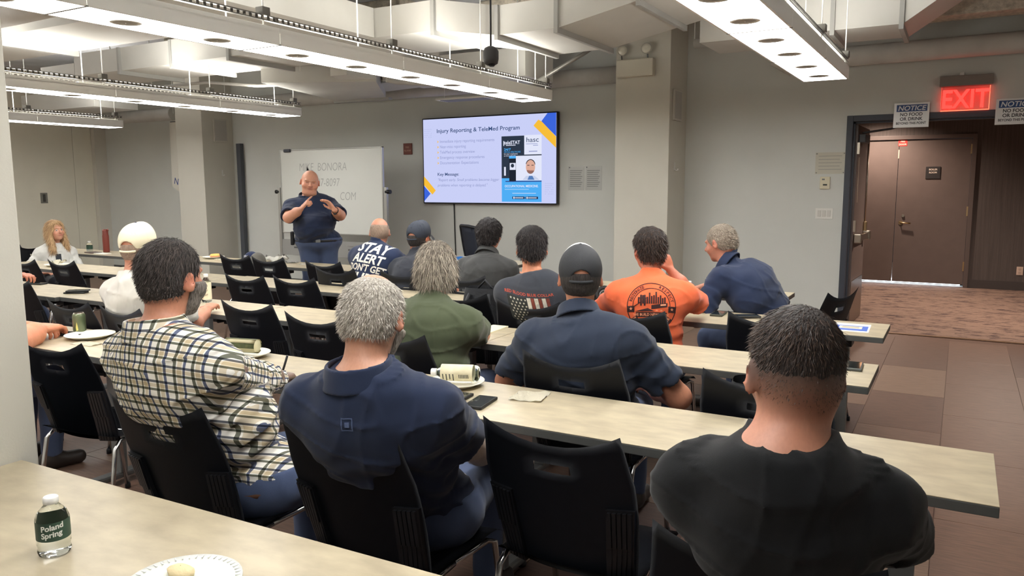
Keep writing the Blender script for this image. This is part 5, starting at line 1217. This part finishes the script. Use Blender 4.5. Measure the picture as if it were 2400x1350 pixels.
# ------------------------------------------------------------------ things on the front wall
st = empty('fire_notice', (-6.805, FY, 2.06), 0, 'small dark red fire notice plate between whiteboard and television', 'sign')
bx('plate', (-.073, -.02, -.078), (.073, 0, .078), mat('notice_brown', (120, 62, 50), .5), st, .004)
for z, s in ((.01, 'FIRE'), (-.035, 'ALARM')): text('lettering', s, .036, mat('notice_pale', (190, 150, 130), .6), st, (0, -.0215, z), align='CENTER', bold=.01)
ps = mat('plastic_sleeve', (196, 198, 194), .18, spec=.9, bump=.25, bscale=14)
for i, (x0, lab) in enumerate(((-4.31, 'left printed page in a shiny plastic sleeve right of the television'), (-4.075, 'right printed page in a shiny plastic sleeve beside the right pillar'))):
    e = empty('wall_page', (x0+.11, FY, 1.63), 0, lab, 'paper', 'pages taped beside the television')
    bx('sleeve', (-.11, -.004, -.148), (.11, -.001, .148), ps, e)
    for k in range(9): bx('text_line', (-.085, -.0048, .09-k*.024), (.085 - (k % 3)*.012, -.004, .099-k*.024), mat('page_grey', (140, 142, 140), .8), e)
    MB().lathe([(.006, 0), (.004, .006)], 8).build('pin', BLACK, e, (-.09, -.004, .135), (PI/2, 0, 0))
sw3 = empty('light_switch', (-1.274, FY, 1.235), 0, 'white triple light switch beside the doorway', 'switch')
bx('plate', (-.088, -.007, -.058), (.088, 0, .058), WHITE, sw3, .003)
for x in (-.048, 0, .048): bx('rocker', (x-.017, -.011, -.034), (x+.017, -.007, .034), mat('rocker_white', (210, 208, 200), .4), sw3, .003)
th_ = empty('thermostat', (-1.278, FY, 1.56), 0, 'cream thermostat on the wall above the light switch', 'thermostat')
bx('case', (-.05, -.025, -.065), (.05, 0, .065), mat('thermostat_cream', (222, 214, 186), .5), th_, .006)
bx('display', (-.018, -.0275, -.028), (.024, -.025, -.012), mat('lcd_dark', (60, 66, 62), .2), th_); bx('badge', (-.03, -.0265, .03), (-.002, -.025, .045), STEEL, th_)
sh2 = empty('wall_sheet', (-1.233, FY, 1.768), 0, 'pale landscape sheet pinned beside the door frame', 'paper')
bx('sheet', (-.152, -.003, -.113), (.142, -.001, .113), mat('sheet_paper', (206, 203, 188), .8), sh2)
for k in range(5): bx('text_line', (-.12, -.0037, .07-k*.035), (.11-.02*(k % 2), -.003, .078-k*.035), mat('sheet_print', (176, 174, 164), .8), sh2)
for x in (-.14, .13):
    for z in (-.1, .1): MB().lathe([(.006, 0), (.003, .006)], 8).build('pin', STEEL, sh2, (x, -.003, z), (PI/2, 0, 0))
# exit sign
ex = empty('exit_sign', (-.035, FY, 2.25), 0, 'glowing red EXIT sign above the doorway', 'sign')
bx('housing', (-.225, -.075, .235), (.225, 0, .335), mat('exit_housing', (132, 122, 114), .5), ex, .006); bx('test_button', (-.06, -.05, .335), (-.02, -.02, .365), WHITE, ex, .003)
bx('acrylic_panel', (-.205, -.043, .006), (.205, -.037, .236), glass('clear_acrylic', (255, 235, 232), .05), ex)
RG = emat('exit_red', (255, 42, 36), 2.6); RG2 = emat('exit_edge', (255, 96, 70), 1.6)
text('lettering', 'EXIT', .245, RG, ex, (-.0, -.0445, .03), bold=.02, align='CENTER', sx=.80)
bx('lit_edge', (-.205, -.044, 0), (.205, -.036, .008), RG2, ex); bx('lit_edge', (.200, -.044, .008), (.206, -.036, .23), RG2, ex); bx('lit_edge', (-.206, -.044, .008), (-.202, -.036, .23), emat('exit_edge_dim', (255, 80, 60), .5), ex)
def notice(x, z, label):
    e = empty('notice_sign', (x, FY-.03, z), 0, label, 'sign', 'notice signs over the doorway')
    bx('plate', (-.16, -.006, -.122), (.16, 0, .122), mat('notice_plastic', (236, 236, 234), .25, spec=.8, bump=.15, bscale=10), e, .004)
    bx('blue_band', (-.135, -.008, .035), (.14, -.006, .103), mat('notice_blue', (50, 78, 132), .4), e)
    text('lettering', 'NOTICE', .066, mat('notice_white', (222, 224, 228), .5), e, (0, -.0092, .046), bold=.02, shear=.2, align='CENTER', sx=1.02)
    bk = mat('notice_black', (38, 38, 42), .5)
    for s, z_, h_ in (('NO FOOD', -.008, .045), ('OR DRINK', -.052, .045), ('BEYOND THIS POINT', -.09, .032)): text('lettering', s, h_, bk, e, (0, -.0075, z_), bold=.02, align='CENTER', sx=.95 if h_ > .04 else .88)
notice(-.494, 2.23, 'notice sign left of the exit sign'); notice(.385, 2.225, 'notice sign at the right edge, right of the exit sign')
# banner beyond the left pillar
bn = empty('banner', (-11.34, 8.58, 2.3), 0, 'white banner corner with blue letters poking out left of the left pillar', 'banner')
MB().poly([(-.08, 0, .3), (.36, 0, .3), (.36, 0, -.98), (.12, 0, -.86), (-.10, 0, -.75)], .006, (0, 1, 0)).build('cloth', mat('banner_white', (222, 219, 208), .85, bump=.3, bscale=8), bn)
text('lettering', 'New', .15, mat('banner_blue', (70, 86, 140), .8), bn, (-.055, -.002, -.70), (PI/2, R(14), 0), bold=.01)
MB().tube([(-.06, .01, .3), (.4, .01, .3)], .012, 8).build('pole', STEEL, bn); MB().tube([(.34, .02, .3), (.34, .02, -2.3)], .012, 8).build('stand', STEEL, bn)
tag(bx('leaning_board', (-10.19, 8.86, 0), (-10.10, 8.93, 2.23), mat('slate_post', (74, 78, 84), .5), None, .004), 'tall narrow dark grey board standing between left pillar and whiteboard', 'board')
# whiteboard on its stand
wb = empty('whiteboard', (-7.46, 8.05, 0), 0, 'mobile whiteboard with faint handwriting behind the standing speaker', 'whiteboard')
ALU = mat('aluminium', (176, 176, 172), .35, metal=.7)
bx('panel', (-.905, .0, .905), (.905, .022, 2.04), mat('dry_erase', (214, 216, 210), .25, spec=.6), wb)
for a, b_ in (((-.92, -.006, .89), (.92, .028, .908)), ((-.92, -.006, 2.036), (.92, .028, 2.054)), ((-.92, -.006, .89), (-.902, .028, 2.054)), ((.902, -.006, .89), (.92, .028, 2.054))): bx('frame_rail', a, b_, ALU, wb, .003)
for s in (-1, 1):
    lg = bx('stand_leg', (s*.955-.025, -.012, .09), (s*.955+.025, .03, 1.53), ALU, wb, .006)
    MB().tube([(s*.955, .01, 1.47), (s*1.03, .01, 1.47)], .028, 12).build('clamp_knob', BLACK, lg); bx('stand_foot', (s*.955-.03, -.32, .05), (s*.955+.03, .34, .09), ALU, wb, .008)
    for y in (-.29, .31): MB().tube([(s*.955-.012, y, .025), (s*.955+.012, y, .025)], .025, 12).build('caster', BLACK, wb)
sb = bx('storage_tray', (-.93, -.01, .58), (.93, .03, .80), mat('tray_grey', (150, 150, 146), .5), wb, .004); 
for x in (-.7, .3):
    bx('slot', (x, -.013, .68), (x+.28, -.0095, .70), mat('slot_dark', (84, 84, 82), .6), sb); bx('slot_lip', (x-.03, -.014, .74), (x+.3, -.0095, .747), ALU, sb)
bx('eraser', (-.82, -.03, 2.015), (-.70, .03, 2.06), mat('eraser_grey', (70, 74, 84), .6), wb, .012)
INK = mat('marker_faint', (160, 163, 160), .7)
for s, x, z in (('MIKE  BONORA', -.56, 1.755), ('207-8097', -.30, 1.545), ('COM', .17, 1.36)): text('handwriting', s, .155, INK, wb, (x, -.0015, z), shear=.12, sx=.8, bold=-.012)
# ------------------------------------------------------------------ presenter corner: office chair, laptop, papers
oc = empty('office_chair', (-4.75, 7.75, 0), R(-32), 'black mesh office chair below the television', 'chair')
MESHB = mat('mesh_fabric', (62, 68, 84), .7, bump=.5, bscale=300)
MB().grid(lambda i, j: ((i/8-.5)*(.40 - .06*abs(j/8-.6)), -.22 - .10*(j/8) + .05*(i/4-1)**2, .52+j/8*.56), 8, 8, .006).build('mesh_back', MESHB, oc)
MB().tube([((u)*(.42 - .06*abs(v-.6))/2, -.22-.10*v+.05*u*u, .52+v*.56) for u, v in [(-1, t/6) for t in range(7)] + [(-.5, 1.02), (.5, 1.02)] + [(1, 1-t/6) for t in range(7)] + [(-1, 0)]], .018, 8).build('back_frame', BLKP, oc)
MB().grid(lambda i, j: ((i/6-.5)*.48, (j/6-.5)*.46, .47 - .02*math.sin(i/6*PI)), 6, 6, .05).build('seat', MESHB, oc)
MB().tube([(0, -.05, .08), (0, -.05, .45)], .03, 12).build('gas_column', BLACK, oc)
for k in range(5):
    a = 2*PI*k/5; ba = MB().tube([(0, -.05, .10), (.28*math.cos(a), -.05+.28*math.sin(a), .065)], [.022, .014], 8).build('base_arm', BLKP, oc); MB().tube([(.28*math.cos(a)-.015, -.05+.28*math.sin(a), .026), (.28*math.cos(a)+.015, -.05+.28*math.sin(a), .026)], .026, 10).build('caster', BLACK, ba)
for s in (-1, 1): MB().tube([(s*.24, -.12, .46), (s*.27, -.10, .66), (s*.27, .14, .67)], .016, 8).build('armrest', BLKP, oc)
lp = empty('laptop', (-5.0, 7.05, TZ), R(-4), 'dark laptop lid on the presenter table left of the mesh chair', 'laptop')
bx('base', (-.16, -.11, 0), (.16, .11, .016), BLACK, lp, .004); l_ = bx('lid', (-.16, -.006, 0), (.16, .006, .22), mat('laptop_lid', (44, 48, 58), .4), lp, .004); l_.location = (0, -.115, .014); l_.rotation_euler = (R(14), 0, 0)

# ------------------------------------------------------------------ small things on the tables
def at_table(name, x, y, rz, label, cat, z=TZ): return empty(name, (x, y, z), R(rz), label, cat)
PET = glass('clear_plastic', (240, 245, 244), .04); GRL = mat('label_green', (60, 92, 74), .5, var2=(34, 56, 46), vscale=14); CAPW = mat('bottle_cap', (236, 235, 230), .4)
def wrap(name, s, size, r, a0, z, m, parent, slope=0, **k):
    me = text_mesh(s, size, **k)
    for v in me.vertices:
        a = a0 + v.co.x/r; zz = v.co.y + z + slope*v.co.x; v.co = Vector((r*math.cos(a), r*math.sin(a), zz))
    me.materials.append(m); return link(name, me, parent)
def bottle(x, y, label, h=.128, r=.031, lab=GRL, rz=0, words=None, z=TZ, lz=(.30, .62)):
    e = at_table('water_bottle', x, y, rz, label, 'bottle', z)
    MB().lathe([(.001, .004), (r*.72, .0), (r*.95, h*.03), (r, h*.08), (r*.94, h*.14), (r, h*.20), (r, h*.64), (r*.86, h*.74), (r*.52, h*.84), (r*.40, h*.88), (r*.40, h*.92)], 28).build('bottle_body', PET, e)
    MB().lathe([(r*1.012, h*lz[0]), (r*1.012, h*lz[1])], 28, caps=False).build('label_band', lab, e)
    MB().lathe([(r*.44, h*.885), (r*.46, h*.89), (r*.46, h*.985), (r*.40, h)], 20).build('cap', CAPW, e)
    if words:
        for s, z_ in words: wrap('lettering', s, h*.13, r*1.03, R(-78), h*z_, mat('label_white', (226, 230, 222), .5), e, .12, bold=.03)
    return e
bottle(-1.71, .925, 'small water bottle standing on the near left table', .132, .034, GRL, 8, (('Poland', .48), ('Spring', .36)))
bottle(-4.69, 3.63, 'small water bottle beside the tall juice bottle on the third row', .125, .032)
bottle(-1.50, 4.93, 'water bottle beside the orange sleeve on the fourth row', .19, .030)
bottle(-9.38, 5.80, 'small water bottle on the table beside the seated woman', .14, .036)
bottle(-8.42, 5.98, 'small bottle on the front row table glimpsed just above the checked-shirt man', .15, .034, mat('label_cream', (222, 210, 170), .6))
jb = bottle(-4.58, 3.66, 'tall juice bottle with a red flowing label on the third row', .20, .034, mat('juice_label', (236, 226, 196), .5), 0, None, TZ, (.12, .72)); jb.name = 'juice_bottle'
RJ = mat('juice_red', (206, 72, 52), .5)
for pts in ([(-1.9, .15), (-1.35, .14), (-1.55, .3), (-1.75, .55), (-1.95, .62), (-1.98, .3)], [(-1.5, .62), (-1.42, .66), (-1.38, .62), (-1.45, .58)]):
    m = MB(); m.poly([(.0352*math.cos(a), .0352*math.sin(a), h*.2) for a, h in pts]); m.build('label_figure', RJ, jb)
for k in range(3): wrap('label_script', 'tea', .022, .0353, R(-72), .105-k*.03, mat('script_brown', (120, 88, 62), .6), jb, .3, shear=.4)
fk = at_table('flask', -9.24, 5.93, 0, 'tall rust red insulated flask beside the seated woman', 'flask')
MB().lathe([(.036, 0), (.038, .01), (.038, .20), (.034, .225), (.034, .27), (.030, .285)], 24).build('body', mat('flask_red', (124, 56, 44), .45), fk)
MB().tube([(.02, 0, .275), (.05, 0, .285), (.062, 0, .27)], .008, 8).build('spout_loop', mat('flask_red', (0, 0, 0)), fk)
SCRN = mat('phone_glass', (34, 40, 40), .06, spec=.9); CASE = mat('phone_case', (30, 32, 34), .5)
def phone(x, y, rz, label, z=TZ, w=.078, l=.158, case=CASE):
    e = at_table('phone', x, y, rz, label, 'phone', z)
    bx('case', (-w/2, -l/2, 0), (w/2, l/2, .0125), case, e, .005); bx('screen', (-w/2+.006, -l/2+.008, .0122), (w/2-.006, l/2-.008, .0131), SCRN, e, .0004)
    return e
phone(-1.625, 2.40, 6, 'thick black phone left of its twin in front of the plate'); phone(-1.515, 2.40, 8, 'thick black phone lying right of its twin, left of the folded napkin')
phone(-.31, 2.48, 0, 'phone half hidden behind the black-shirted man'); phone(-.375, 3.70, 3, 'phone on the right end of the third row table', case=mat('case_grey', (84, 86, 84), .4))
phone(-1.28, 4.83, 4, 'phone on the fourth row table right of the orange sleeve', case=mat('case_olive', (70, 72, 60), .5)); phone(-1.10, 4.80, -60, 'dark phone on a napkin behind the empty chair', TZ+.004)
phone(-6.70, 3.66, -75, 'dark phone by the single hand at the left edge'); phone(-5.86, 3.49, -60, 'lower phone of the stacked pair by the white t-shirt'); phone(-5.85, 3.50, -45, 'upper phone of the stacked pair by the white t-shirt', TZ+.0132)
phone(-4.22, 2.47, -70, 'dark phone under the clasped hands beside the green can')
FOAM = mat('foam_plate', (232, 229, 216), .6)
def plate(x, y, label, r=.115, z=TZ, m=FOAM):
    e = at_table('plate', x, y, 0, label, 'plate', z)
    MB().lathe([(r*.6, .0), (r*.66, .002), (r*.84, .014), (r, .020), (r*1.0, .023), (r*.84, .018), (r*.64, .006), (.001, .005)], 36, caps=False).build('dish', m, e); return e
CLP = mat('clear_rim_plate', (222, 224, 218), .2, spec=.7)
pt = plate(-1.315, .955, 'ridged plate with crumbs at the bottom edge of the picture', .115, TZ, CLP)
for k in range(48):
    a = 2*PI*k/48; MB().box((-.0012, -.006, 0), (.0012, .006, .0022)).build('rim_ridge', CLP, pt, (.106*math.cos(a), .106*math.sin(a), .0205), (0, 0, a+PI/2))
cb = MB(); cb.lathe([(.001, 0), (.02, .004), (.022, .014), (.012, .022), (.001, .024)], 12, caps=False); cr_ = cb.build('bread_crust', mat('bread', (226, 208, 164), .9, bump=.5, bscale=60)); cr_.location = (-1.36, .985, TZ+.007); cr_.scale = (1.6, 1, 1); tag(cr_, 'pale bread crust on the ridged plate', 'bread')
pb = plate(-1.745, 2.585, 'white foam plate under the lying juice bottle'); 
lb = bottle(-1.745, 2.585, 'empty juice bottle lying on its side on the foam plate', .20, .034, mat('cream_label_print', (238, 230, 200), .5, var2=(220, 208, 170), vscale=30), 0, None, TZ+.045, (.12, .78)); lb.name = 'juice_bottle'
lb.rotation_euler = (0, -PI/2, R(22)); lb.location = (-1.745+.095*math.cos(R(22)), 2.585+.095*math.sin(R(22)), TZ+.053)
for k in range(7):   # bar code and print lines on the lying label
    a = R(-150 + 0); bx('print_line', (-.0345, -.02, .04+k*.006), (-.0340, .0, .043+k*.006), mat('print_black', (60, 60, 54), .7), lb, 0, None, (0, 0, R(62)))
for k in range(4): bx('print_line', (-.0345, -.022, .10+k*.014), (-.0340, .012-.006*(k % 2), .104+k*.014), MATS['print_black'], lb, 0, None, (0, 0, R(62)))
fk2 = MB().tube([(-.07, -.04, 0), (.06, -.02, .004), (.09, -.01, .006)], .0035, 6).build('plastic_fork', CAPW); fk2.location = (-1.74, 2.56, TZ+.026); tag(fk2, 'white plastic fork on the foam plate in front of the lying bottle', 'fork')
def crumple(name, x, y, w, l, rz, label, z=TZ, m=NAPKIN, amp=.006, cat='napkin'):
    rr = random.Random(x*31+y); H_ = [[rr.uniform(0, amp) for _ in range(7)] for _ in range(7)]
    o = MB().grid(lambda i, j: ((i/6-.5)*w, (j/6-.5)*l, .001 + H_[i][j]), 6, 6, .0015).build(name, m, None, (x, y, z), (0, 0, R(rz))); return tag(o, label, cat)
crumple('napkin', -1.40, 2.575, .13, .14, 12, 'folded cream napkin alone on the near table', amp=.010); crumple('napkin', -1.10, 4.82, .17, .12, 20, 'flat white napkin under the dark phone in the fourth row')
crumple('napkin', -3.90, 2.36, .16, .08, 5, 'folded napkin under the white bowl plate at the left'); crumple('napkin', -8.05, 4.62, .12, .14, 5, 'crumpled napkin on the plate at the far left', TZ+.024, amp=.05)
crumple('notepaper', -5.88, 5.95, .14, .10, 30, 'white paper scrap on the front row table before the speaker', m=PAPER); crumple('plastic_wrap', -6.14, 6.0, .14, .10, 10, 'clear crumpled wrap beside the white bag', m=mat('wrap_clear', (214, 216, 214), .15, spec=.9), amp=.02, cat='wrapper')
crumple('paper_bag', -6.40, 6.0, .26, .20, 15, 'white crumpled bag lying behind the grey cap', m=PAPER, amp=.075, cat='bag'); crumple('notepaper', -4.05, 5.98, .16, .18, 8, 'white paper on the front row table left of the grey shirt', m=PAPER)
def pad(name, x, y, w, l, rz, label, h=.004, m=PAPER, z=TZ, cat='paper'): o = bx(name, (-w/2, -l/2, 0), (w/2, l/2, h), m, None, .0008, (x, y, z), (0, 0, R(rz))); return tag(o, label, cat)
pad('notepad', -2.26, 3.69, .10, .26, 3, 'cream notepad under the elbow of the green-shirted man', .008, mat('pad_cream', (238, 230, 196), .8))
pad('notepaper', -2.47, 3.44, .20, .14, 10, 'white page peeking out beneath the green sleeve')
pad('notebook', -9.28, 5.78, .20, .13, -10, 'dark notebook beside the red flask', .012, mat('notebook_brown', (92, 76, 70), .6), cat='notebook'); pad('notepaper', -9.06, 5.76, .22, .10, -4, 'white papers in front of the red flask', .006)
pad('notepaper', -2.95, 2.30, .20, .15, 20, 'white notepaper under the hand of the writing man', .002)
f1_ = pad('flyer', -.505, 4.75, .20, .27, 2, 'white flyer with a blue block on the fourth row table end', .001); bx('blue_block', (-.09, -.10, .0011), (.09, .06, .0016), mat('flyer_blue', (70, 108, 200), .5), f1_); bx('pale_panel', (-.06, -.045, .0017), (.06, .035, .0021), mat('flyer_panel', (222, 216, 196), .6), f1_)
for k in range(3): bx('print_line', (-.045, .015-k*.02, .0022), (.045, .023-k*.02, .0025), mat('flyer_print', (160, 150, 120), .7), f1_)
pad('flyer', -.72, 4.77, .20, .27, 4, 'plain white sheet left of the blue flyer', .001)
# plates and food
pl = plate(-2.93, 2.545, 'white foam plate with the wrapped sandwich'); 
sd = empty('wrapped_sandwich', (-2.95, 2.545, TZ+.022), R(14), 'striped green and cream wrapped sandwich on a foam plate', 'sandwich')
SA, SBm = mat('wrap_cream', (226, 218, 178), .4, bump=.3, bscale=30), mat('wrap_green', (122, 128, 84), .4, var2=(90, 100, 70), vscale=40)
for k in range(8):
    a0, a1 = PI*k/8*1.9-.4, PI*(k+1)/8*1.9-.4
    MB().grid(lambda i, j: (-.085+.17*j/5, .034*math.cos(a0+(a1-a0)*i/3), .032+.034*math.sin(a0+(a1-a0)*i/3)), 3, 5, .004).build('wrap_stripe', SA if k % 2 else SBm, sd)
MB().lathe([(.001, -.082), (.030, -.082), (.030, .082), (.001, .082)], 16, (0, 0, 0)).build('bread', SA, sd, (0, 0, .032), (0, PI/2, 0))
pl2 = plate(-4.05, 2.47, 'white bowl-shaped plate with crumbs beside the green can', .125); plate(-7.32, 5.97, 'foam plate with the donut on the front row', .12); plate(-8.05, 4.62, 'white plate with crumpled napkin at the far left edge', .12)
dn = MB(); dn.bm.free(); dn.bm = bmesh.new()
for i in range(20):
    pass
tor = [(math.cos(2*PI*i/20), math.sin(2*PI*i/20)) for i in range(21)]
dn.grid(lambda i, j: ((.038+.022*math.cos(2*PI*j/10))*tor[i][0], (.038+.022*math.cos(2*PI*j/10))*tor[i][1], .022+.022*math.sin(2*PI*j/10)), 20, 10)
do = empty('donut', (-7.30, 5.98, TZ+.006), 0, 'orange sprinkled donut on the front row foam plate', 'donut'); dn.build('dough', mat('dough', (214, 150, 110), .7), do)
ic = MB(); ic.grid(lambda i, j: ((.038+.0235*math.cos(.2+2.7*j/8))*tor[i][0], (.038+.0235*math.cos(.2+2.7*j/8))*tor[i][1], .0225+.0235*math.sin(.2+2.7*j/8)), 20, 8); ic.build('icing', mat('icing', (240, 160, 70), .5, var2=(250, 210, 120), vscale=90), do)
crumple('napkin', -7.17, 5.93, .12, .10, 20, 'white napkin beside the donut plate')
# green can
cn = at_table('drink_can', -4.19, 2.50, 0, 'green drink can with a lemon emblem by the clasped hands', 'can')
MB().lathe([(.026, 0), (.029, .006), (.033, .014), (.033, .105), (.029, .116), (.027, .119)], 28).build('can_body', mat('can_green', (120, 128, 96), .3, metal=.4, var2=(86, 100, 74), vscale=20, stretch=(1, 1, .2)), cn)
MB().lathe([(.027, .119), (.025, .1225), (.022, .119), (.001, .119)], 24, caps=False).build('lid', SAT, cn)
for pts, c in (([(-1.05, .025), (-.75, .03), (-.85, .06), (-.95, .075), (-1.1, .045)], (226, 214, 120)), ([(-2.0, .03), (-1.6, .04), (-1.6, .08), (-1.95, .085)], (120, 88, 70))):
    MB().poly([(.0336*math.cos(a), .0336*math.sin(a), z) for a, z in pts]).build('can_emblem', mat('can_emblem_%d' % c[0], c, .4), cn)
# caps lying on the front row table
def lying_cap(x, y, rz, label, m, bm_, word=None):
    e = at_table('baseball_cap', x, y, rz, label, 'cap')
    MB().grid(lambda i, j: (lambda a, t: (.088*math.cos(a)*math.cos(t), .098*math.sin(a)*math.cos(t), .105*math.sin(t)+.004))(2*PI*i/20, PI/2*j/6), 20, 6).build('crown', m, e)
    MB().grid(lambda i, j: (lambda a, r: (math.sin(a)*(.08+.014*r), -(math.cos(a)*(.09+.07*r)), .012 - .008*r*r + .012*math.cos(a)*r))((i/10-.5)*2.3, j/3), 10, 3, .003).build('brim', bm_, e)
    if word: wrap('lettering', word, .04, .096, R(-112), .045, mat('cap_letter', (220, 222, 226), .7), e, 0, bold=.02)
lying_cap(-6.66, 5.93, 15, 'navy cap with white letters on the front row table', cloth('cap_navy2', (44, 54, 84)), cloth('cap_navy2', (0, 0, 0)), 'SPC'); lying_cap(-6.49, 5.86, 40, 'grey and white cap beside the navy cap', cloth('cap_grey2', (108, 106, 100)), cloth('cap_white2', (206, 206, 202)))
# blue item and papers on the presenter table, tape roll, bags
bi = empty('blue_pouch', (-4.66, 7.02, TZ), 0, 'bright blue pouch on the presenter table', 'pouch'); MB().grid(lambda i, j: ((i/8-.5)*.26, (j/6-.5)*.14, .002+.05*math.sin(PI*i/8)*math.sin(PI*j/6)), 8, 6, .002).build('pouch_body', mat('bright_blue', (60, 140, 220), .5), bi); bx('zip', (-.12, -.003, .048), (.12, .003, .053), WHITE, bi)
pad('notepaper', -4.62, 6.92, .2, .1, 4, 'white papers in front of the blue pouch', .012)
rl = at_table('tape_roll', -2.08, 4.90, 0, 'dark round tape roll left of the orange shirt', 'roll'); 
for nm, r0, r1, m in (('roll_body', .034, .062, BLACK), ('core', .026, .034, STEEL)): MB().lathe([(r0, -.025), (r1, -.025), (r1, .025), (r0, .025), (r0, -.025)], 28, caps=False).build(nm, m, rl, (0, 0, .064), (R(78), 0, R(18)))
bgm = mat('bag_nylon', (40, 42, 46), .65, bump=.4, bscale=40)
def bag(x, y, z, rz, label, w, d, h):
    e = empty('backpack', (x, y, z), R(rz), label, 'bag')
    MB().grid(lambda i, j: (lambda a, t: (w/2*math.copysign(abs(math.cos(a))**.6, math.cos(a))*(1-.25*t*t), d/2*math.copysign(abs(math.sin(a))**.6, math.sin(a))*(1-.2*t*t), h*t))(2*PI*i/20, 1-(1-j/8)**1.6), 20, 8).build('bag_body', bgm, e)
    MB().grid(lambda i, j: ((i/6-.5)*w*.7*(1-.25*(j/6)**2), -d/2-.015*math.sin(PI*i/6)*math.sin(PI*j/6), h*(.08+.5*j/6)), 6, 6, .003).build('pocket', bgm, e)
    for s in (-1, 1): MB().tube([(s*w*.2, -d*.45, h*.92), (s*w*.27, -d*.75, h*.7), (s*w*.27, -d*.62, h*.3)], .012, 6).build('strap', bgm, e)
    MB().tube([(-.05, 0, h*.98), (0, 0, h*1.1), (.05, 0, h*.98)], .008, 6).build('handle', bgm, e); return e
bag(-2.63, 4.24, .46, 6, 'dark backpack on the empty chair left of the flag shirt', .34, .20, .44); bag(-.60, 3.03, .46, 10, 'dark bag on the empty chair right of the black cap', .36, .22, .34)
